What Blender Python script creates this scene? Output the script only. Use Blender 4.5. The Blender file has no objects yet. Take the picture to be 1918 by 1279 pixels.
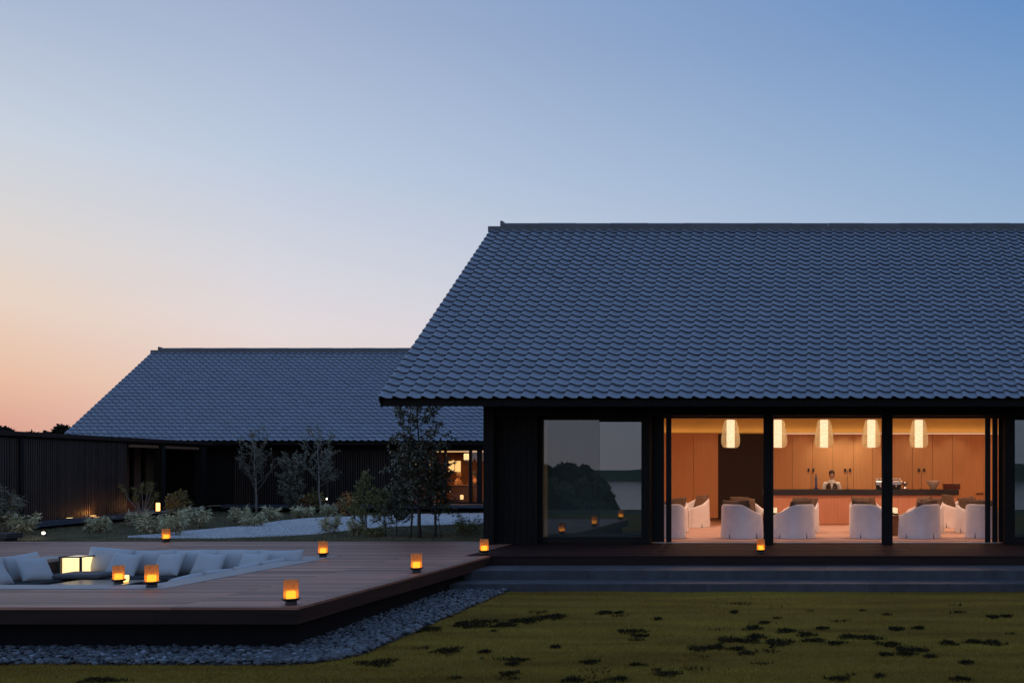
import bpy, bmesh, math, random
import numpy as np
from mathutils import Vector, Matrix

random.seed(7)
RNG = np.random.default_rng(7)
SC = bpy.context.scene
COL = SC.collection
R = math.radians

# ------------------------------------------------------------------ camera
CX, CY, F, CAMZ = 1545.0, 874.0, 1917.0, 1.53      # principal point and focal length of the shifted lens, in photo pixels
cd = bpy.data.cameras.new('camera'); cam = bpy.data.objects.new('camera', cd); COL.objects.link(cam)
cam.location = (0, 0, CAMZ); cam.rotation_euler = (R(90), 0, 0)
cd.sensor_width = 36.0; cd.lens = 36.0 * F / 1918.0
cd.shift_x = (959.0 - CX) / 1918.0
cd.shift_y = (CY - 639.5) / 1918.0
cd.clip_start = 0.1; cd.clip_end = 9000
SC.camera = cam

# ------------------------------------------------------------------ dusk sky
SUN_AZ, SUN_EL = R(-66), R(1.0)                     # the sun has just gone down, beyond the left wing
world = bpy.data.worlds.new('World'); SC.world = world; world.use_nodes = True
nt = world.node_tree; N = nt.nodes; L = nt.links; N.clear()
def wn(t, **k):
    n = N.new(t)
    for a, b in k.items(): setattr(n, a, b)
    return n
def wmath(op, a, b=None, clamp=False):
    n = wn('ShaderNodeMath', operation=op, use_clamp=clamp)
    for i, v in enumerate((a, b)):
        if v is None: continue
        if isinstance(v, (int, float)): n.inputs[i].default_value = v
        else: L.new(v, n.inputs[i])
    return n.outputs[0]
tc = wn('ShaderNodeTexCoord')
sep = wn('ShaderNodeSeparateXYZ'); L.new(tc.outputs['Generated'], sep.inputs[0])
elev = wmath('DIVIDE', wmath('ARCSINE', sep.outputs[2]), R(90))      # 0 at the horizon, 1 at the zenith
hx = wmath('MULTIPLY', sep.outputs[0], math.sin(SUN_AZ)); hy = wmath('MULTIPLY', sep.outputs[1], math.cos(SUN_AZ))
hl = wmath('SQRT', wmath('MAXIMUM', wmath('SUBTRACT', 1.0, wmath('POWER', sep.outputs[2], 2.0)), 1e-4))
cosaz = wmath('DIVIDE', wmath('ADD', hx, hy), hl)                    # 1 towards the sun, -1 away from it
def ramp(stops):
    n = wn('ShaderNodeValToRGB'); cr = n.color_ramp; cr.interpolation = 'B_SPLINE' if False else 'EASE'
    cr.interpolation = 'LINEAR'
    while len(cr.elements) > 1: cr.elements.remove(cr.elements[-1])
    for i, (p, c) in enumerate(stops):
        e = cr.elements[0] if i == 0 else cr.elements.new(p)
        e.position = p; e.color = (*c, 1)
    L.new(wmath('MAXIMUM', elev, 0.0), n.inputs[0]); return n.outputs[0]
def lin(h):
    c = [int(h[i:i + 2], 16) / 255 for i in (0, 2, 4)]
    return tuple(x / 12.92 if x <= .04045 else ((x + .055) / 1.055) ** 2.4 for x in c)
d90 = lambda d: d / 90.0
SKY_SUN = ramp([(0, lin('d28c7c')), (d90(1.95), lin('dc9c88')), (d90(4), lin('eabb9c')), (d90(7.3), lin('ead1bb')), (d90(10.2), lin('dfd6cf')),
                (d90(14.2), lin('ccd4de')), (d90(19.6), lin('acbad3')), (d90(26), lin('97afd0')), (d90(42), lin('7d9fcc')), (1, lin('7395c6'))])
SKY_MID = ramp([(0, lin('e6c2ae')), (d90(3.5), lin('e9cdbf')), (d90(6.8), lin('e4d9da')), (d90(9.2), lin('d9d7de')), (d90(15), lin('bccadf')),
                (d90(22), lin('a0b0ce')), (d90(30), lin('8ca6cb')), (d90(46), lin('7a9bca')), (1, lin('7395c6'))])
SKY_SIDE = ramp([(0, lin('d6c6cc')), (d90(6), lin('c3cbdc')), (d90(10), lin('aac0dc')), (d90(13.6), lin('95b0d0')), (d90(18), lin('83a4cc')),
                 (d90(24.1), lin('6790c4')), (d90(40), lin('688fc6')), (1, lin('7395c6'))])
SKY_ANTI = ramp([(0, lin('8d99ae')), (d90(5), lin('a3adc0')), (d90(11), lin('b9bccd')), (d90(18), lin('a6b7d2')),
                 (d90(30), lin('8ea9d1')), (d90(50), lin('7d9dcb')), (1, lin('7395c6'))])
def wmix(f, a, b):
    n = wn('ShaderNodeMix', data_type='RGBA'); L.new(f, n.inputs[0]); L.new(a, n.inputs[6]); L.new(b, n.inputs[7]); return n.outputs[2]
def wmap(v, a, b):
    n = wn('ShaderNodeMapRange', interpolation_type='LINEAR'); L.new(v, n.inputs[0]); n.inputs[1].default_value = a; n.inputs[2].default_value = b; return n.outputs[0]
azd = wmath('ARCCOSINE', wmath('MULTIPLY', cosaz, .9999))            # angle from the sun along the horizon
side = wmix(wmap(azd, R(37), R(78)), SKY_MID, SKY_SIDE)
side = wmix(wmap(azd, R(24), R(38)), SKY_SUN, side)
skyc = wmix(wmap(azd, R(82), R(130)), side, SKY_ANTI)
nish = wn('ShaderNodeTexSky', sky_type='NISHITA', sun_disc=False, sun_elevation=SUN_EL, sun_rotation=SUN_AZ)
bg1 = wn('ShaderNodeBackground'); L.new(skyc, bg1.inputs[0]); bg1.inputs[1].default_value = 1.0
bg2 = wn('ShaderNodeBackground'); L.new(nish.outputs[0], bg2.inputs[0]); bg2.inputs[1].default_value = 0.0
add = wn('ShaderNodeAddShader'); L.new(bg1.outputs[0], add.inputs[0]); L.new(bg2.outputs[0], add.inputs[1])
wo = wn('ShaderNodeOutputWorld'); L.new(add.outputs[0], wo.inputs[0])

# the last glow of the sun that has set: very weak, very soft
sd = bpy.data.lights.new('sun', 'SUN'); sd.energy = 0.12; sd.angle = R(12); sd.color = (1, .62, .42)
sun = bpy.data.objects.new('sun', sd); COL.objects.link(sun)
sv = Vector((math.sin(SUN_AZ) * math.cos(R(3)), math.cos(SUN_AZ) * math.cos(R(3)), math.sin(R(3))))
sun.rotation_euler = (-sv).to_track_quat('-Z', 'Y').to_euler(); sun.location = sv * 50

vs = SC.view_settings
vs.view_transform = 'Standard'; vs.look = 'None'; vs.gamma = 1; vs.exposure = 0; vs.use_curve_mapping = False
SC.cycles.use_denoising = True
SC.cycles.max_bounces = 8; SC.cycles.diffuse_bounces = 4; SC.cycles.glossy_bounces = 4; SC.cycles.transparent_max_bounces = 16
SC.cycles.transmission_bounces = 6; SC.cycles.sample_clamp_indirect = 6; SC.cycles.caustics_reflective = False; SC.cycles.caustics_refractive = False

# ------------------------------------------------------------------ helpers
def P(px, py, D):                                   # the point at distance D seen at a photo pixel
    return Vector(((px - CX) / F * D, D, CAMZ - (py - CY) / F * D))
def G(px, py, z=0.0):                               # the point at height z seen at a photo pixel
    D = F * (CAMZ - z) / (py - CY)
    return Vector(((px - CX) / F * D, D, z))

MATS = {}
def mat(name, col, rough=.6, spec=.5, var=0.0, vscale=6.0, stretch=(1, 1, 1), objvar=0.0, bump=0.0, bscale=40.0, bstretch=None, cell=0.0, cellscale=4.0,
        col2=None, metal=0.0, sheen=0.0, coords='Object', detail=4.0):
    if name in MATS: return MATS[name]
    m = bpy.data.materials.new(name); m.use_nodes = True
    t = m.node_tree; b = t.nodes['Principled BSDF']
    b.inputs['Roughness'].default_value = rough; b.inputs['Metallic'].default_value = metal
    b.inputs['Specular IOR Level'].default_value = spec
    if sheen: b.inputs['Sheen Weight'].default_value = sheen
    def node(k, **kw):
        n = t.nodes.new(k)
        for a, v in kw.items(): setattr(n, a, v)
        return n
    if coords == 'Object':
        co = node('ShaderNodeTexCoord').outputs['Object']
    else:
        co = node('ShaderNodeNewGeometry').outputs['Position']
    def mapped(s):
        mp = node('ShaderNodeMapping'); mp.inputs['Scale'].default_value = s; t.links.new(co, mp.inputs[0]); return mp.outputs[0]
    cur = node('ShaderNodeRGB'); cur.outputs[0].default_value = (*col, 1); cur = cur.outputs[0]
    if col2 is not None or var:
        nz = node('ShaderNodeTexNoise'); nz.inputs['Scale'].default_value = vscale; nz.inputs['Detail'].default_value = detail
        src = mapped(stretch)
        if objvar:
            oi = node('ShaderNodeObjectInfo'); ad = node('ShaderNodeVectorMath', operation='MULTIPLY_ADD')
            t.links.new(oi.outputs['Random'], ad.inputs[0]); ad.inputs[1].default_value = (37, 19, 23); t.links.new(src, ad.inputs[2]); src = ad.outputs[0]
        t.links.new(src, nz.inputs['Vector'])
        mr = node('ShaderNodeMapRange'); t.links.new(nz.outputs['Fac'], mr.inputs[0]); mr.inputs[1].default_value = .3; mr.inputs[2].default_value = .7
        if col2 is not None:
            mx = node('ShaderNodeMix', data_type='RGBA'); t.links.new(mr.outputs[0], mx.inputs[0]); t.links.new(cur, mx.inputs[6]); mx.inputs[7].default_value = (*col2, 1); cur = mx.outputs[2]
        if var:
            mr2 = node('ShaderNodeMapRange'); t.links.new(mr.outputs[0], mr2.inputs[0]); mr2.inputs[3].default_value = 1 - var; mr2.inputs[4].default_value = 1 + var
            vm = node('ShaderNodeVectorMath', operation='SCALE'); t.links.new(cur, vm.inputs[0]); t.links.new(mr2.outputs[0], vm.inputs['Scale']); cur = vm.outputs[0]
    if objvar:
        oi = node('ShaderNodeObjectInfo'); mr3 = node('ShaderNodeMapRange'); t.links.new(oi.outputs['Random'], mr3.inputs[0])
        mr3.inputs[3].default_value = 1 - objvar; mr3.inputs[4].default_value = 1 + objvar
        vm = node('ShaderNodeVectorMath', operation='SCALE'); t.links.new(cur, vm.inputs[0]); t.links.new(mr3.outputs[0], vm.inputs['Scale']); cur = vm.outputs[0]
    if cell:
        vo = node('ShaderNodeTexVoronoi'); vo.inputs['Scale'].default_value = cellscale
        po = node('ShaderNodeNewGeometry').outputs['Position']; t.links.new(po, vo.inputs['Vector'])
        sx = node('ShaderNodeSeparateColor'); t.links.new(vo.outputs['Color'], sx.inputs[0])
        mr4 = node('ShaderNodeMapRange'); t.links.new(sx.outputs[0], mr4.inputs[0]); mr4.inputs[3].default_value = 1 - cell; mr4.inputs[4].default_value = 1 + cell
        vm = node('ShaderNodeVectorMath', operation='SCALE'); t.links.new(cur, vm.inputs[0]); t.links.new(mr4.outputs[0], vm.inputs['Scale']); cur = vm.outputs[0]
    t.links.new(cur, b.inputs['Base Color'])
    if bump:
        nb = node('ShaderNodeTexNoise'); nb.inputs['Scale'].default_value = bscale; nb.inputs['Detail'].default_value = 3
        t.links.new(mapped(bstretch or stretch), nb.inputs['Vector'])
        bp = node('ShaderNodeBump'); bp.inputs['Strength'].default_value = bump; bp.inputs['Distance'].default_value = .01
        t.links.new(nb.outputs['Fac'], bp.inputs['Height']); t.links.new(bp.outputs[0], b.inputs['Normal'])
    MATS[name] = m; return m
def emat(name, col, strength, base=(.8, .8, .8)):
    if name in MATS: return MATS[name]
    m = bpy.data.materials.new(name); m.use_nodes = True; b = m.node_tree.nodes['Principled BSDF']
    b.inputs['Base Color'].default_value = (*base, 1); b.inputs['Emission Color'].default_value = (*col, 1); b.inputs['Emission Strength'].default_value = strength
    MATS[name] = m; return m
def sheer(name, tint, diffuse, alpha, rough=.3, noise=None, gloss=.06):
    """thin translucent shade: part of the light passes straight, part is scattered through"""
    m = bpy.data.materials.new(name); m.use_nodes = True; t = m.node_tree; t.nodes.clear()
    nn = t.nodes.new; lk = t.links.new
    tr = nn('ShaderNodeBsdfTransparent'); tr.inputs[0].default_value = (*tint, 1)
    tl = nn('ShaderNodeBsdfTranslucent'); tl.inputs[0].default_value = (*diffuse, 1)
    df = nn('ShaderNodeBsdfDiffuse'); df.inputs[0].default_value = (*diffuse, 1)
    m1 = nn('ShaderNodeMixShader'); m1.inputs[0].default_value = .4; lk(tl.outputs[0], m1.inputs[1]); lk(df.outputs[0], m1.inputs[2])
    m2 = nn('ShaderNodeMixShader'); m2.inputs[0].default_value = alpha; lk(tr.outputs[0], m2.inputs[1]); lk(m1.outputs[0], m2.inputs[2])
    if noise:
        nz = nn('ShaderNodeTexNoise'); nz.inputs['Scale'].default_value = noise; nz.inputs['Detail'].default_value = 2
        co = nn('ShaderNodeTexCoord'); lk(co.outputs['Object'], nz.inputs['Vector'])
        mr = nn('ShaderNodeMapRange'); lk(nz.outputs['Fac'], mr.inputs[0]); mr.inputs[1].default_value = .4; mr.inputs[2].default_value = .6
        mr.inputs[3].default_value = alpha * .7; mr.inputs[4].default_value = min(1, alpha * 1.3); lk(mr.outputs[0], m2.inputs[0])
    gl = nn('ShaderNodeBsdfGlossy'); gl.inputs['Roughness'].default_value = rough
    m3 = nn('ShaderNodeMixShader'); m3.inputs[0].default_value = gloss; lk(m2.outputs[0], m3.inputs[1]); lk(gl.outputs[0], m3.inputs[2])
    o = nn('ShaderNodeOutputMaterial'); lk(m3.outputs[0], o.inputs[0]); MATS[name] = m; return m
def glassmat(name, refl, tint=(.9, .92, .92)):
    m = bpy.data.materials.new(name); m.use_nodes = True; t = m.node_tree; t.nodes.clear(); nn = t.nodes.new; lk = t.links.new
    tr = nn('ShaderNodeBsdfTransparent'); tr.inputs[0].default_value = (*tint, 1)
    gl = nn('ShaderNodeBsdfGlossy'); gl.inputs['Roughness'].default_value = 0.0; gl.inputs[0].default_value = (.9, .97, 1, 1)
    mx = nn('ShaderNodeMixShader'); mx.inputs[0].default_value = refl; lk(tr.outputs[0], mx.inputs[1]); lk(gl.outputs[0], mx.inputs[2])
    o = nn('ShaderNodeOutputMaterial'); lk(mx.outputs[0], o.inputs[0]); MATS[name] = m; return m

# surfaces and goods
M_TILE = mat('roof_tile', (.195, .220, .275), .40, .5, var=.07, vscale=6, cell=.07, cellscale=3.8, objvar=.05, coords='Position')
M_TILE2 = mat('ridge_tile', (.10, .105, .12), .5, .5, var=.15, vscale=3, coords='Position')
M_BLACK = mat('charred_wood', (.0095, .0088, .009), .7, .14, var=.35, vscale=3, stretch=(14, 14, .6), bump=.25, bscale=8, bstretch=(20, 20, .6), coords='Position')
M_SLAT = mat('stained_slat', (.040, .029, .026), .6, .35, var=.3, vscale=4, stretch=(8, 8, .5), objvar=.3)
M_FRAME = mat('dark_frame', (.008, .008, .009), .5, .2)
M_DECK = mat('deck_wood', (.31, .145, .103), .5, .35, var=.34, vscale=2.2, stretch=(.35, 9, 9), objvar=.42, bump=.3, bscale=5, bstretch=(.6, 40, 40), coords='Position')
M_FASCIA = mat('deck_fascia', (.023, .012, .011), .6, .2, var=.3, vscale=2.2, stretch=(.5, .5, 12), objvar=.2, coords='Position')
M_PLINTH = mat('dark_plinth', (.008, .0085, .011), .85, .1)
M_RIM = mat('pale_rim', (.30, .285, .29), .55, .5, var=.12, vscale=2, stretch=(1, 1, 1), coords='Position')
M_STEP = mat('step_stone', (.056, .062, .074), .65, .3, var=.22, vscale=5, objvar=.12, bump=.2, bscale=60, coords='Position')
M_LEDGE = mat('ledge_stone', (.06, .075, .105), .6, .4, var=.15, vscale=3, coords='Position')
M_PEB = mat('pebble_stone', (.115, .135, .165), .5, .5, var=.25, vscale=7, objvar=.65, cell=.65, cellscale=14, coords='Position')
M_PEBBED = mat('pebble_soil', (.03, .035, .042), .9, .2, var=.3, vscale=30, coords='Position')
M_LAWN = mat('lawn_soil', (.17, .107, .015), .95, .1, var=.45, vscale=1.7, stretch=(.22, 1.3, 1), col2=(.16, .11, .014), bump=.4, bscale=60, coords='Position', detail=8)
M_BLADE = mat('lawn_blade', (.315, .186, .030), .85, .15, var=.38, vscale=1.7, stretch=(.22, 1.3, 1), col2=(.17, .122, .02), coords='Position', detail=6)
M_DARKBLADE = mat('ground_cover_leaf', (.018, .018, .008), .85, .1, var=.3, vscale=5, coords='Position')
M_GARDEN = mat('garden_soil', (.085, .082, .055), .95, .1, var=.35, vscale=2.5, bump=.4, bscale=40, coords='Position')
M_GBLADE = mat('garden_blade', (.20, .185, .115), .9, .1, var=.4, vscale=2.2, coords='Position')
M_GRAVEL = mat('pale_gravel', (.56, .54, .54), .9, .2, var=.3, vscale=45, cell=.35, cellscale=24, bump=.6, bscale=55, coords='Position')
M_TERR = mat('terrain', (.085, .10, .055), .95, .1, var=.4, vscale=.15, coords='Position')
M_SEA = mat('sea_water', (.02, .03, .04), .12, .5)
M_CUSH = mat('cushion_fabric', (.41, .445, .485), .9, .2, var=.05, vscale=7, bump=.25, bscale=9, sheen=.15)
M_SEAT = mat('seat_fabric', (.035, .037, .042), .9, .2, var=.15, vscale=9)
M_SLAB = mat('tray_fabric', (.10, .105, .118), .8, .3, var=.1, vscale=5)
M_PITWALL = mat('pit_wall', (.05, .042, .042), .7, .3)
M_WOODIN = mat('cedar_panel', (.57, .275, .115), .5, .35, var=.06, vscale=2.0, stretch=(14, 14, .7), objvar=.05, coords='Position')
M_WOODBAR = mat('bar_panel', (.62, .29, .18), .5, .35, var=.08, vscale=2.0, stretch=(14, 14, .7), coords='Position')
M_GOLD = mat('upper_wall', (.55, .36, .14), .6, .3, var=.06, vscale=1)
M_DARKPANEL = mat('woven_dark_panel', (.030, .022, .02), .8, .3, var=.5, vscale=45, bump=.5, bscale=60)
M_CEIL = mat('ceiling_paint', (.62, .48, .38), .8, .2)
M_FLOORIN = mat('room_carpet', (.62, .43, .375), .9, .1, var=.08, vscale=2, stretch=(.4, 3, 1), coords='Position')
M_FLOORWOOD = mat('room_floor_wood', (.50, .27, .17), .5, .4, var=.1, vscale=3, stretch=(.3, 8, 1), coords='Position')
M_STEEL = mat('brushed_steel', (.55, .55, .55), .3, .5, metal=1)
M_CHAIR = mat('chair_linen', (.84, .82, .86), .9, .2, var=.05, vscale=5, bump=.3, bscale=7)
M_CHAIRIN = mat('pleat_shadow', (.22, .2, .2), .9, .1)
M_BROWN = mat('brown_cushion', (.16, .105, .075), .85, .2, var=.15, vscale=8, objvar=.2)
M_TABLE = mat('table_wood', (.21, .11, .065), .4, .5, var=.2, vscale=4, stretch=(1, 10, 10))
M_COUNTER = mat('counter_stone', (.022, .020, .021), .35, .5)
M_BARK = mat('bark', (.075, .062, .055), .9, .2, var=.3, vscale=18, bump=.5, bscale=30)
M_BARKPALE = mat('pale_bark', (.26, .24, .22), .9, .2, var=.3, vscale=18, bump=.5, bscale=30)
M_LEAFDARK = mat('glossy_dark_leaf', (.105, .112, .070), .28, .6, cell=.5, cellscale=14, coords='Position')
M_LEAFMID = mat('green_leaf', (.21, .21, .08), .5, .4, cell=.45, cellscale=14, coords='Position')
M_LEAFGREY = mat('grey_leaf', (.19, .19, .14), .6, .4, cell=.45, cellscale=14, coords='Position')
M_SASA = mat('pale_bamboo_leaf', (.52, .49, .30), .6, .4, cell=.55, cellscale=22, coords='Position')
M_SASA2 = mat('dry_bamboo_leaf', (.30, .225, .13), .7, .3, cell=.5, cellscale=22, coords='Position')
M_RUSTLEAF = mat('russet_leaf', (.36, .17, .05), .6, .4, cell=.5, cellscale=14, coords='Position')
M_PINE = mat('pine_needle', (.22, .20, .08), .6, .4, cell=.5, cellscale=20, coords='Position')
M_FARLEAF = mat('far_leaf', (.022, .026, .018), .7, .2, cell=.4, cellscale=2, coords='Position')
M_IRON = mat('black_iron', (.02, .02, .022), .45, .5)
M_SKIN = mat('skin', (.62, .36, .245), .55, .4)
M_HAIR = mat('hair', (.012, .010, .009), .5, .5)
M_SHIRT = mat('white_shirt', (.75, .73, .70), .85, .2)
M_VEST = mat('brown_vest', (.085, .050, .036), .8, .2)
M_TROUSER = mat('dark_trousers', (.02, .02, .022), .85, .2)
M_GLASS = glassmat('window_glass', .075); M_GLASS2 = glassmat('door_glass', .115)
M_GLASSDIM = glassmat('far_window_glass', .07)
M_BLIND = mat('dark_blind', (.075, .088, .080), .9, .1)

class MB:
    """collects verts and faces for one mesh"""
    def __init__(s): s.v = []; s.f = []
    def add(s, vs, fs):
        o = len(s.v); s.v += [tuple(p) for p in vs]; s.f += [tuple(i + o for i in q) for q in fs]; return s
    def box(s, x0, x1, y0, y1, z0, z1):
        return s.add([(x, y, z) for z in (z0, z1) for x, y in ((x0, y0), (x1, y0), (x1, y1), (x0, y1))],
                     [(3, 2, 1, 0), (4, 5, 6, 7), (0, 1, 5, 4), (1, 2, 6, 5), (2, 3, 7, 6), (3, 0, 4, 7)])
    def lathe(s, prof, n=24, c=(0, 0, 0), ribs=0, amp=0.0, caps=True):
        vs = []; fs = []
        for (r, z) in prof:
            for k in range(n):
                a = 2 * math.pi * k / n; rr = r * (1 + (amp * (1 if k % 2 else -1) if ribs else 0))
                vs.append((c[0] + rr * math.cos(a), c[1] + rr * math.sin(a), c[2] + z))
        m = len(prof)
        for i in range(m - 1):
            for k in range(n): fs.append((i * n + k, i * n + (k + 1) % n, (i + 1) * n + (k + 1) % n, (i + 1) * n + k))
        if caps:
            fs.append(tuple(reversed(range(n)))); fs.append(tuple((m - 1) * n + k for k in range(n)))
        return s.add(vs, fs)
    def tube(s, pts, rad, n=6):
        pts = [Vector(p) for p in pts]; rings = []
        if isinstance(rad, (int, float)): rad = [rad] * len(pts)
        vs = []
        for i, p in enumerate(pts):
            t = (pts[min(i + 1, len(pts) - 1)] - pts[max(i - 1, 0)]).normalized()
            a = t.orthogonal().normalized(); b = t.cross(a)
            for k in range(n):
                an = 2 * math.pi * k / n; vs.append(p + (a * math.cos(an) + b * math.sin(an)) * rad[i])
        fs = [(i * n + k, i * n + (k + 1) % n, (i + 1) * n + (k + 1) % n, (i + 1) * n + k) for i in range(len(pts) - 1) for k in range(n)]
        fs.append(tuple(reversed(range(n)))); fs.append(tuple((len(pts) - 1) * n + k for k in range(n)))
        return s.add(vs, fs)
    def prism(s, poly, z0, z1):
        n = len(poly); vs = [(x, y, z0) for x, y in poly] + [(x, y, z1) for x, y in poly]
        return s.add(vs, [tuple(reversed(range(n))), tuple(range(n, 2 * n))] + [(k, (k + 1) % n, n + (k + 1) % n, n + k) for k in range(n)])
    def mesh(s, name, off=(0, 0, 0)):
        me = bpy.data.meshes.new(name)
        me.from_pydata([(x - off[0], y - off[1], z - off[2]) for x, y, z in s.v], [], s.f); me.update(); return me
    def build(s, name, m, parent=None, smooth=False, origin=None, bevel=0.0):
        """verts are world coordinates; the object's origin is ORIGIN (default: the parent's, or the centre of the base)"""
        if parent is not None: org = wloc(parent) if origin is None else Vector(origin)
        elif origin is not None: org = Vector(origin)
        else:
            a = np.array(s.v); org = Vector(((a[:, 0].min() + a[:, 0].max()) / 2, (a[:, 1].min() + a[:, 1].max()) / 2, a[:, 2].min()))
        me = s.mesh(name, org); me.materials.append(m)
        if smooth: me.shade_smooth()
        o = bpy.data.objects.new(name, me); COL.objects.link(o)
        if parent is not None: o.parent = parent; o.location = org - wloc(parent)
        else: o.location = org
        if bevel:
            bv = o.modifiers.new('bevel', 'BEVEL'); bv.width = bevel; bv.segments = 2; bv.limit_method = 'ANGLE'
        return o
def wloc(o):                                        # world place of an unrotated object
    v = Vector(o.location)
    while o.parent is not None: o = o.parent; v = v + Vector(o.location)
    return v
def empty(name, loc, rz=0.0, parent=None):
    o = bpy.data.objects.new(name, None); COL.objects.link(o); o.location = loc; o.rotation_euler = (0, 0, rz); o.empty_display_size = .2
    if parent is not None: o.parent = parent
    return o
def tag(o, label, cat=None, group=None, kind=None):
    o['label'] = label
    if cat: o['category'] = cat
    if group: o['group'] = group
    if kind: o['kind'] = kind
    return o
def link(name, me, parent=None, loc=(0, 0, 0), rot=(0, 0, 0), scale=(1, 1, 1)):
    o = bpy.data.objects.new(name, me); COL.objects.link(o); o.parent = parent
    o.location = loc; o.rotation_euler = rot; o.scale = scale; return o
def copy_tree(o, parent=None):
    c = o.copy(); COL.objects.link(c); c.parent = parent
    for ch in o.children: copy_tree(ch, c)
    return c
def box(name, m, parent, x0, x1, y0, y1, z0, z1, bevel=0.0):
    return MB().box(x0, x1, y0, y1, z0, z1).build(name, m, parent, bevel=bevel)
def np_mesh(name, V, FC, m):
    """V (n,3), FC (k,3 or 4) -> mesh"""
    me = bpy.data.meshes.new(name); k = FC.shape[1]
    me.vertices.add(len(V)); me.vertices.foreach_set('co', V.astype(np.float32).ravel())
    me.loops.add(FC.size); me.loops.foreach_set('vertex_index', FC.astype(np.int32).ravel())
    me.polygons.add(len(FC)); me.polygons.foreach_set('loop_start', np.arange(0, FC.size, k, dtype=np.int32))
    me.update(calc_edges=True); me.validate(); me.materials.append(m); return me
def area_light(name, loc, size, power, col, parent=None, rot=(0, 0, 0)):
    d = bpy.data.lights.new(name, 'AREA'); d.shape = 'RECTANGLE'; d.size, d.size_y = size; d.energy = power; d.color = col
    o = bpy.data.objects.new(name, d); COL.objects.link(o); o.location = loc; o.rotation_euler = rot
    if parent is not None: o.parent = parent; o.location = Vector(loc) - wloc(parent)
    return o
def point_light(name, loc, power, col, r=.03, parent=None, spot=None, rot=(0, 0, 0)):
    d = bpy.data.lights.new(name, 'SPOT' if spot else 'POINT'); d.energy = power; d.color = col; d.shadow_soft_size = r
    if spot: d.spot_size = spot; d.spot_blend = .7
    o = bpy.data.objects.new(name, d); COL.objects.link(o); o.location = loc; o.rotation_euler = rot
    if parent is not None: o.parent = parent; o.location = Vector(loc) - wloc(parent)
    return o
WARM = (1, .60, .30)

# ================================================================== the setting
def smooth(t): t = np.clip(t, 0, 1); return t * t * (3 - 2 * t)
def wob(x, y, k=1.0):
    return (np.sin(x * .9 * k + 1.3) * np.cos(y * .7 * k + .4) + .6 * np.sin(x * 1.9 * k - y * 1.3 * k + 2.) + .4 * np.sin(x * 3.7 * k + y * 3.1 * k)) / 2.0
def grid_mesh(name, xs, ys, zf, m):
    X, Y = np.meshgrid(xs, ys); Z = zf(X, Y); V = np.stack([X, Y, Z], -1).reshape(-1, 3); nx = len(xs); ny = len(ys)
    i, j = np.meshgrid(np.arange(nx - 1), np.arange(ny - 1)); a = (j * nx + i).ravel()
    me = np_mesh(name, V, np.stack([a, a + 1, a + nx + 1, a + nx], -1), m); me.shade_smooth(); return me

def terrain_z(x, y):
    z = np.full_like(x, -.85) - 42 * smooth((-14 - y) / 150.)
    hill = 13.6 / (1 + np.exp((x + 22.5 + .05 * (y + 70)) / 2.2)) * np.exp(-((y + 70) / 22.) ** 2)
    hill2 = 7.6 / (1 + np.exp((x + 18.6) / .9)) * np.exp(-((y + 52) / 9.) ** 2)
    lump = wob(x, y, .45) * .6 + wob(x + 9, y - 4, 1.3) * .4
    return z + np.maximum(hill, hill2) * 1.0 + lump * smooth((-18 - y) / 20.) * (1 - smooth((-120 - y) / 30.))
xs = np.unique(np.concatenate([np.linspace(-3000, -120, 12), np.arange(-120, 90, 1.5), np.linspace(90, 3000, 12)]))
ys = np.unique(np.concatenate([np.linspace(-200, -110, 12), np.arange(-110, -10, 1.5), np.arange(-10, 60, 10), np.linspace(60, 4000, 14)]))
tag(link('ground', grid_mesh('ground', xs, ys, terrain_z, M_TERR)), 'dark wooded ground falling away to the bay behind the lawn', 'ground', kind='structure')
n = 60000
hx2 = np.concatenate([RNG.uniform(-60, -12, n // 2), RNG.uniform(-34, -12, n // 2)]); hy2 = np.concatenate([RNG.uniform(-86, -52, n // 2), RNG.uniform(-62, -42, n // 2)])
hz2 = terrain_z(hx2, hy2) + RNG.uniform(-.2, .9, n) * (1 + .8 * wob(hx2, hy2, 1.7)); a1 = RNG.uniform(0, 6.28, n); t1 = RNG.uniform(-.9, .9, n); ss = RNG.uniform(.18, .45, n)
e1 = np.stack([np.cos(a1), np.sin(a1), t1 * .3], -1) * ss[:, None]; e2 = np.stack([-np.sin(a1) * np.sin(t1), np.cos(a1) * np.sin(t1), np.cos(t1)], -1) * ss[:, None]; c0 = np.stack([hx2, hy2, hz2], -1)
V = np.stack([c0 - e1, c0 - e2 * .7, c0 + e1, c0 + e2], 1).reshape(-1, 3)
tag(link('hillside_woods', np_mesh('hillside_woods', V, np.arange(n * 4).reshape(-1, 4), mat('woods_leaf', (.15, .17, .10), .9, .1, cell=.5, cellscale=.6, coords='Position'))), 'dense dark woods on the hillside seen in the window reflection', 'woods', kind='stuff')
me = np_mesh('sea', np.array([(-6000, -7000, -26), (6000, -7000, -26), (6000, -120, -26), (-6000, -120, -26)], float), np.array([[0, 1, 2, 3]]), M_SEA)
tag(link('sea', me), 'still grey bay reflected in the window glass', 'sea', kind='structure')
hx_ = np.linspace(-3500, 3500, 140); 
def shore_z(x, y): return -28 + (27 + 7 * np.sin(x * .006) + 5 * np.sin(x * .017 + 1) + 2 * np.sin(x * .06)) * np.exp(-((y + 2200) / 180.) ** 2)
tag(link('far_hills', grid_mesh('far_hills', hx_, np.linspace(-2700, -1750, 16), shore_z, M_TERR)), 'low dark hills on the far shore of the bay', 'hills', kind='structure')

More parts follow.
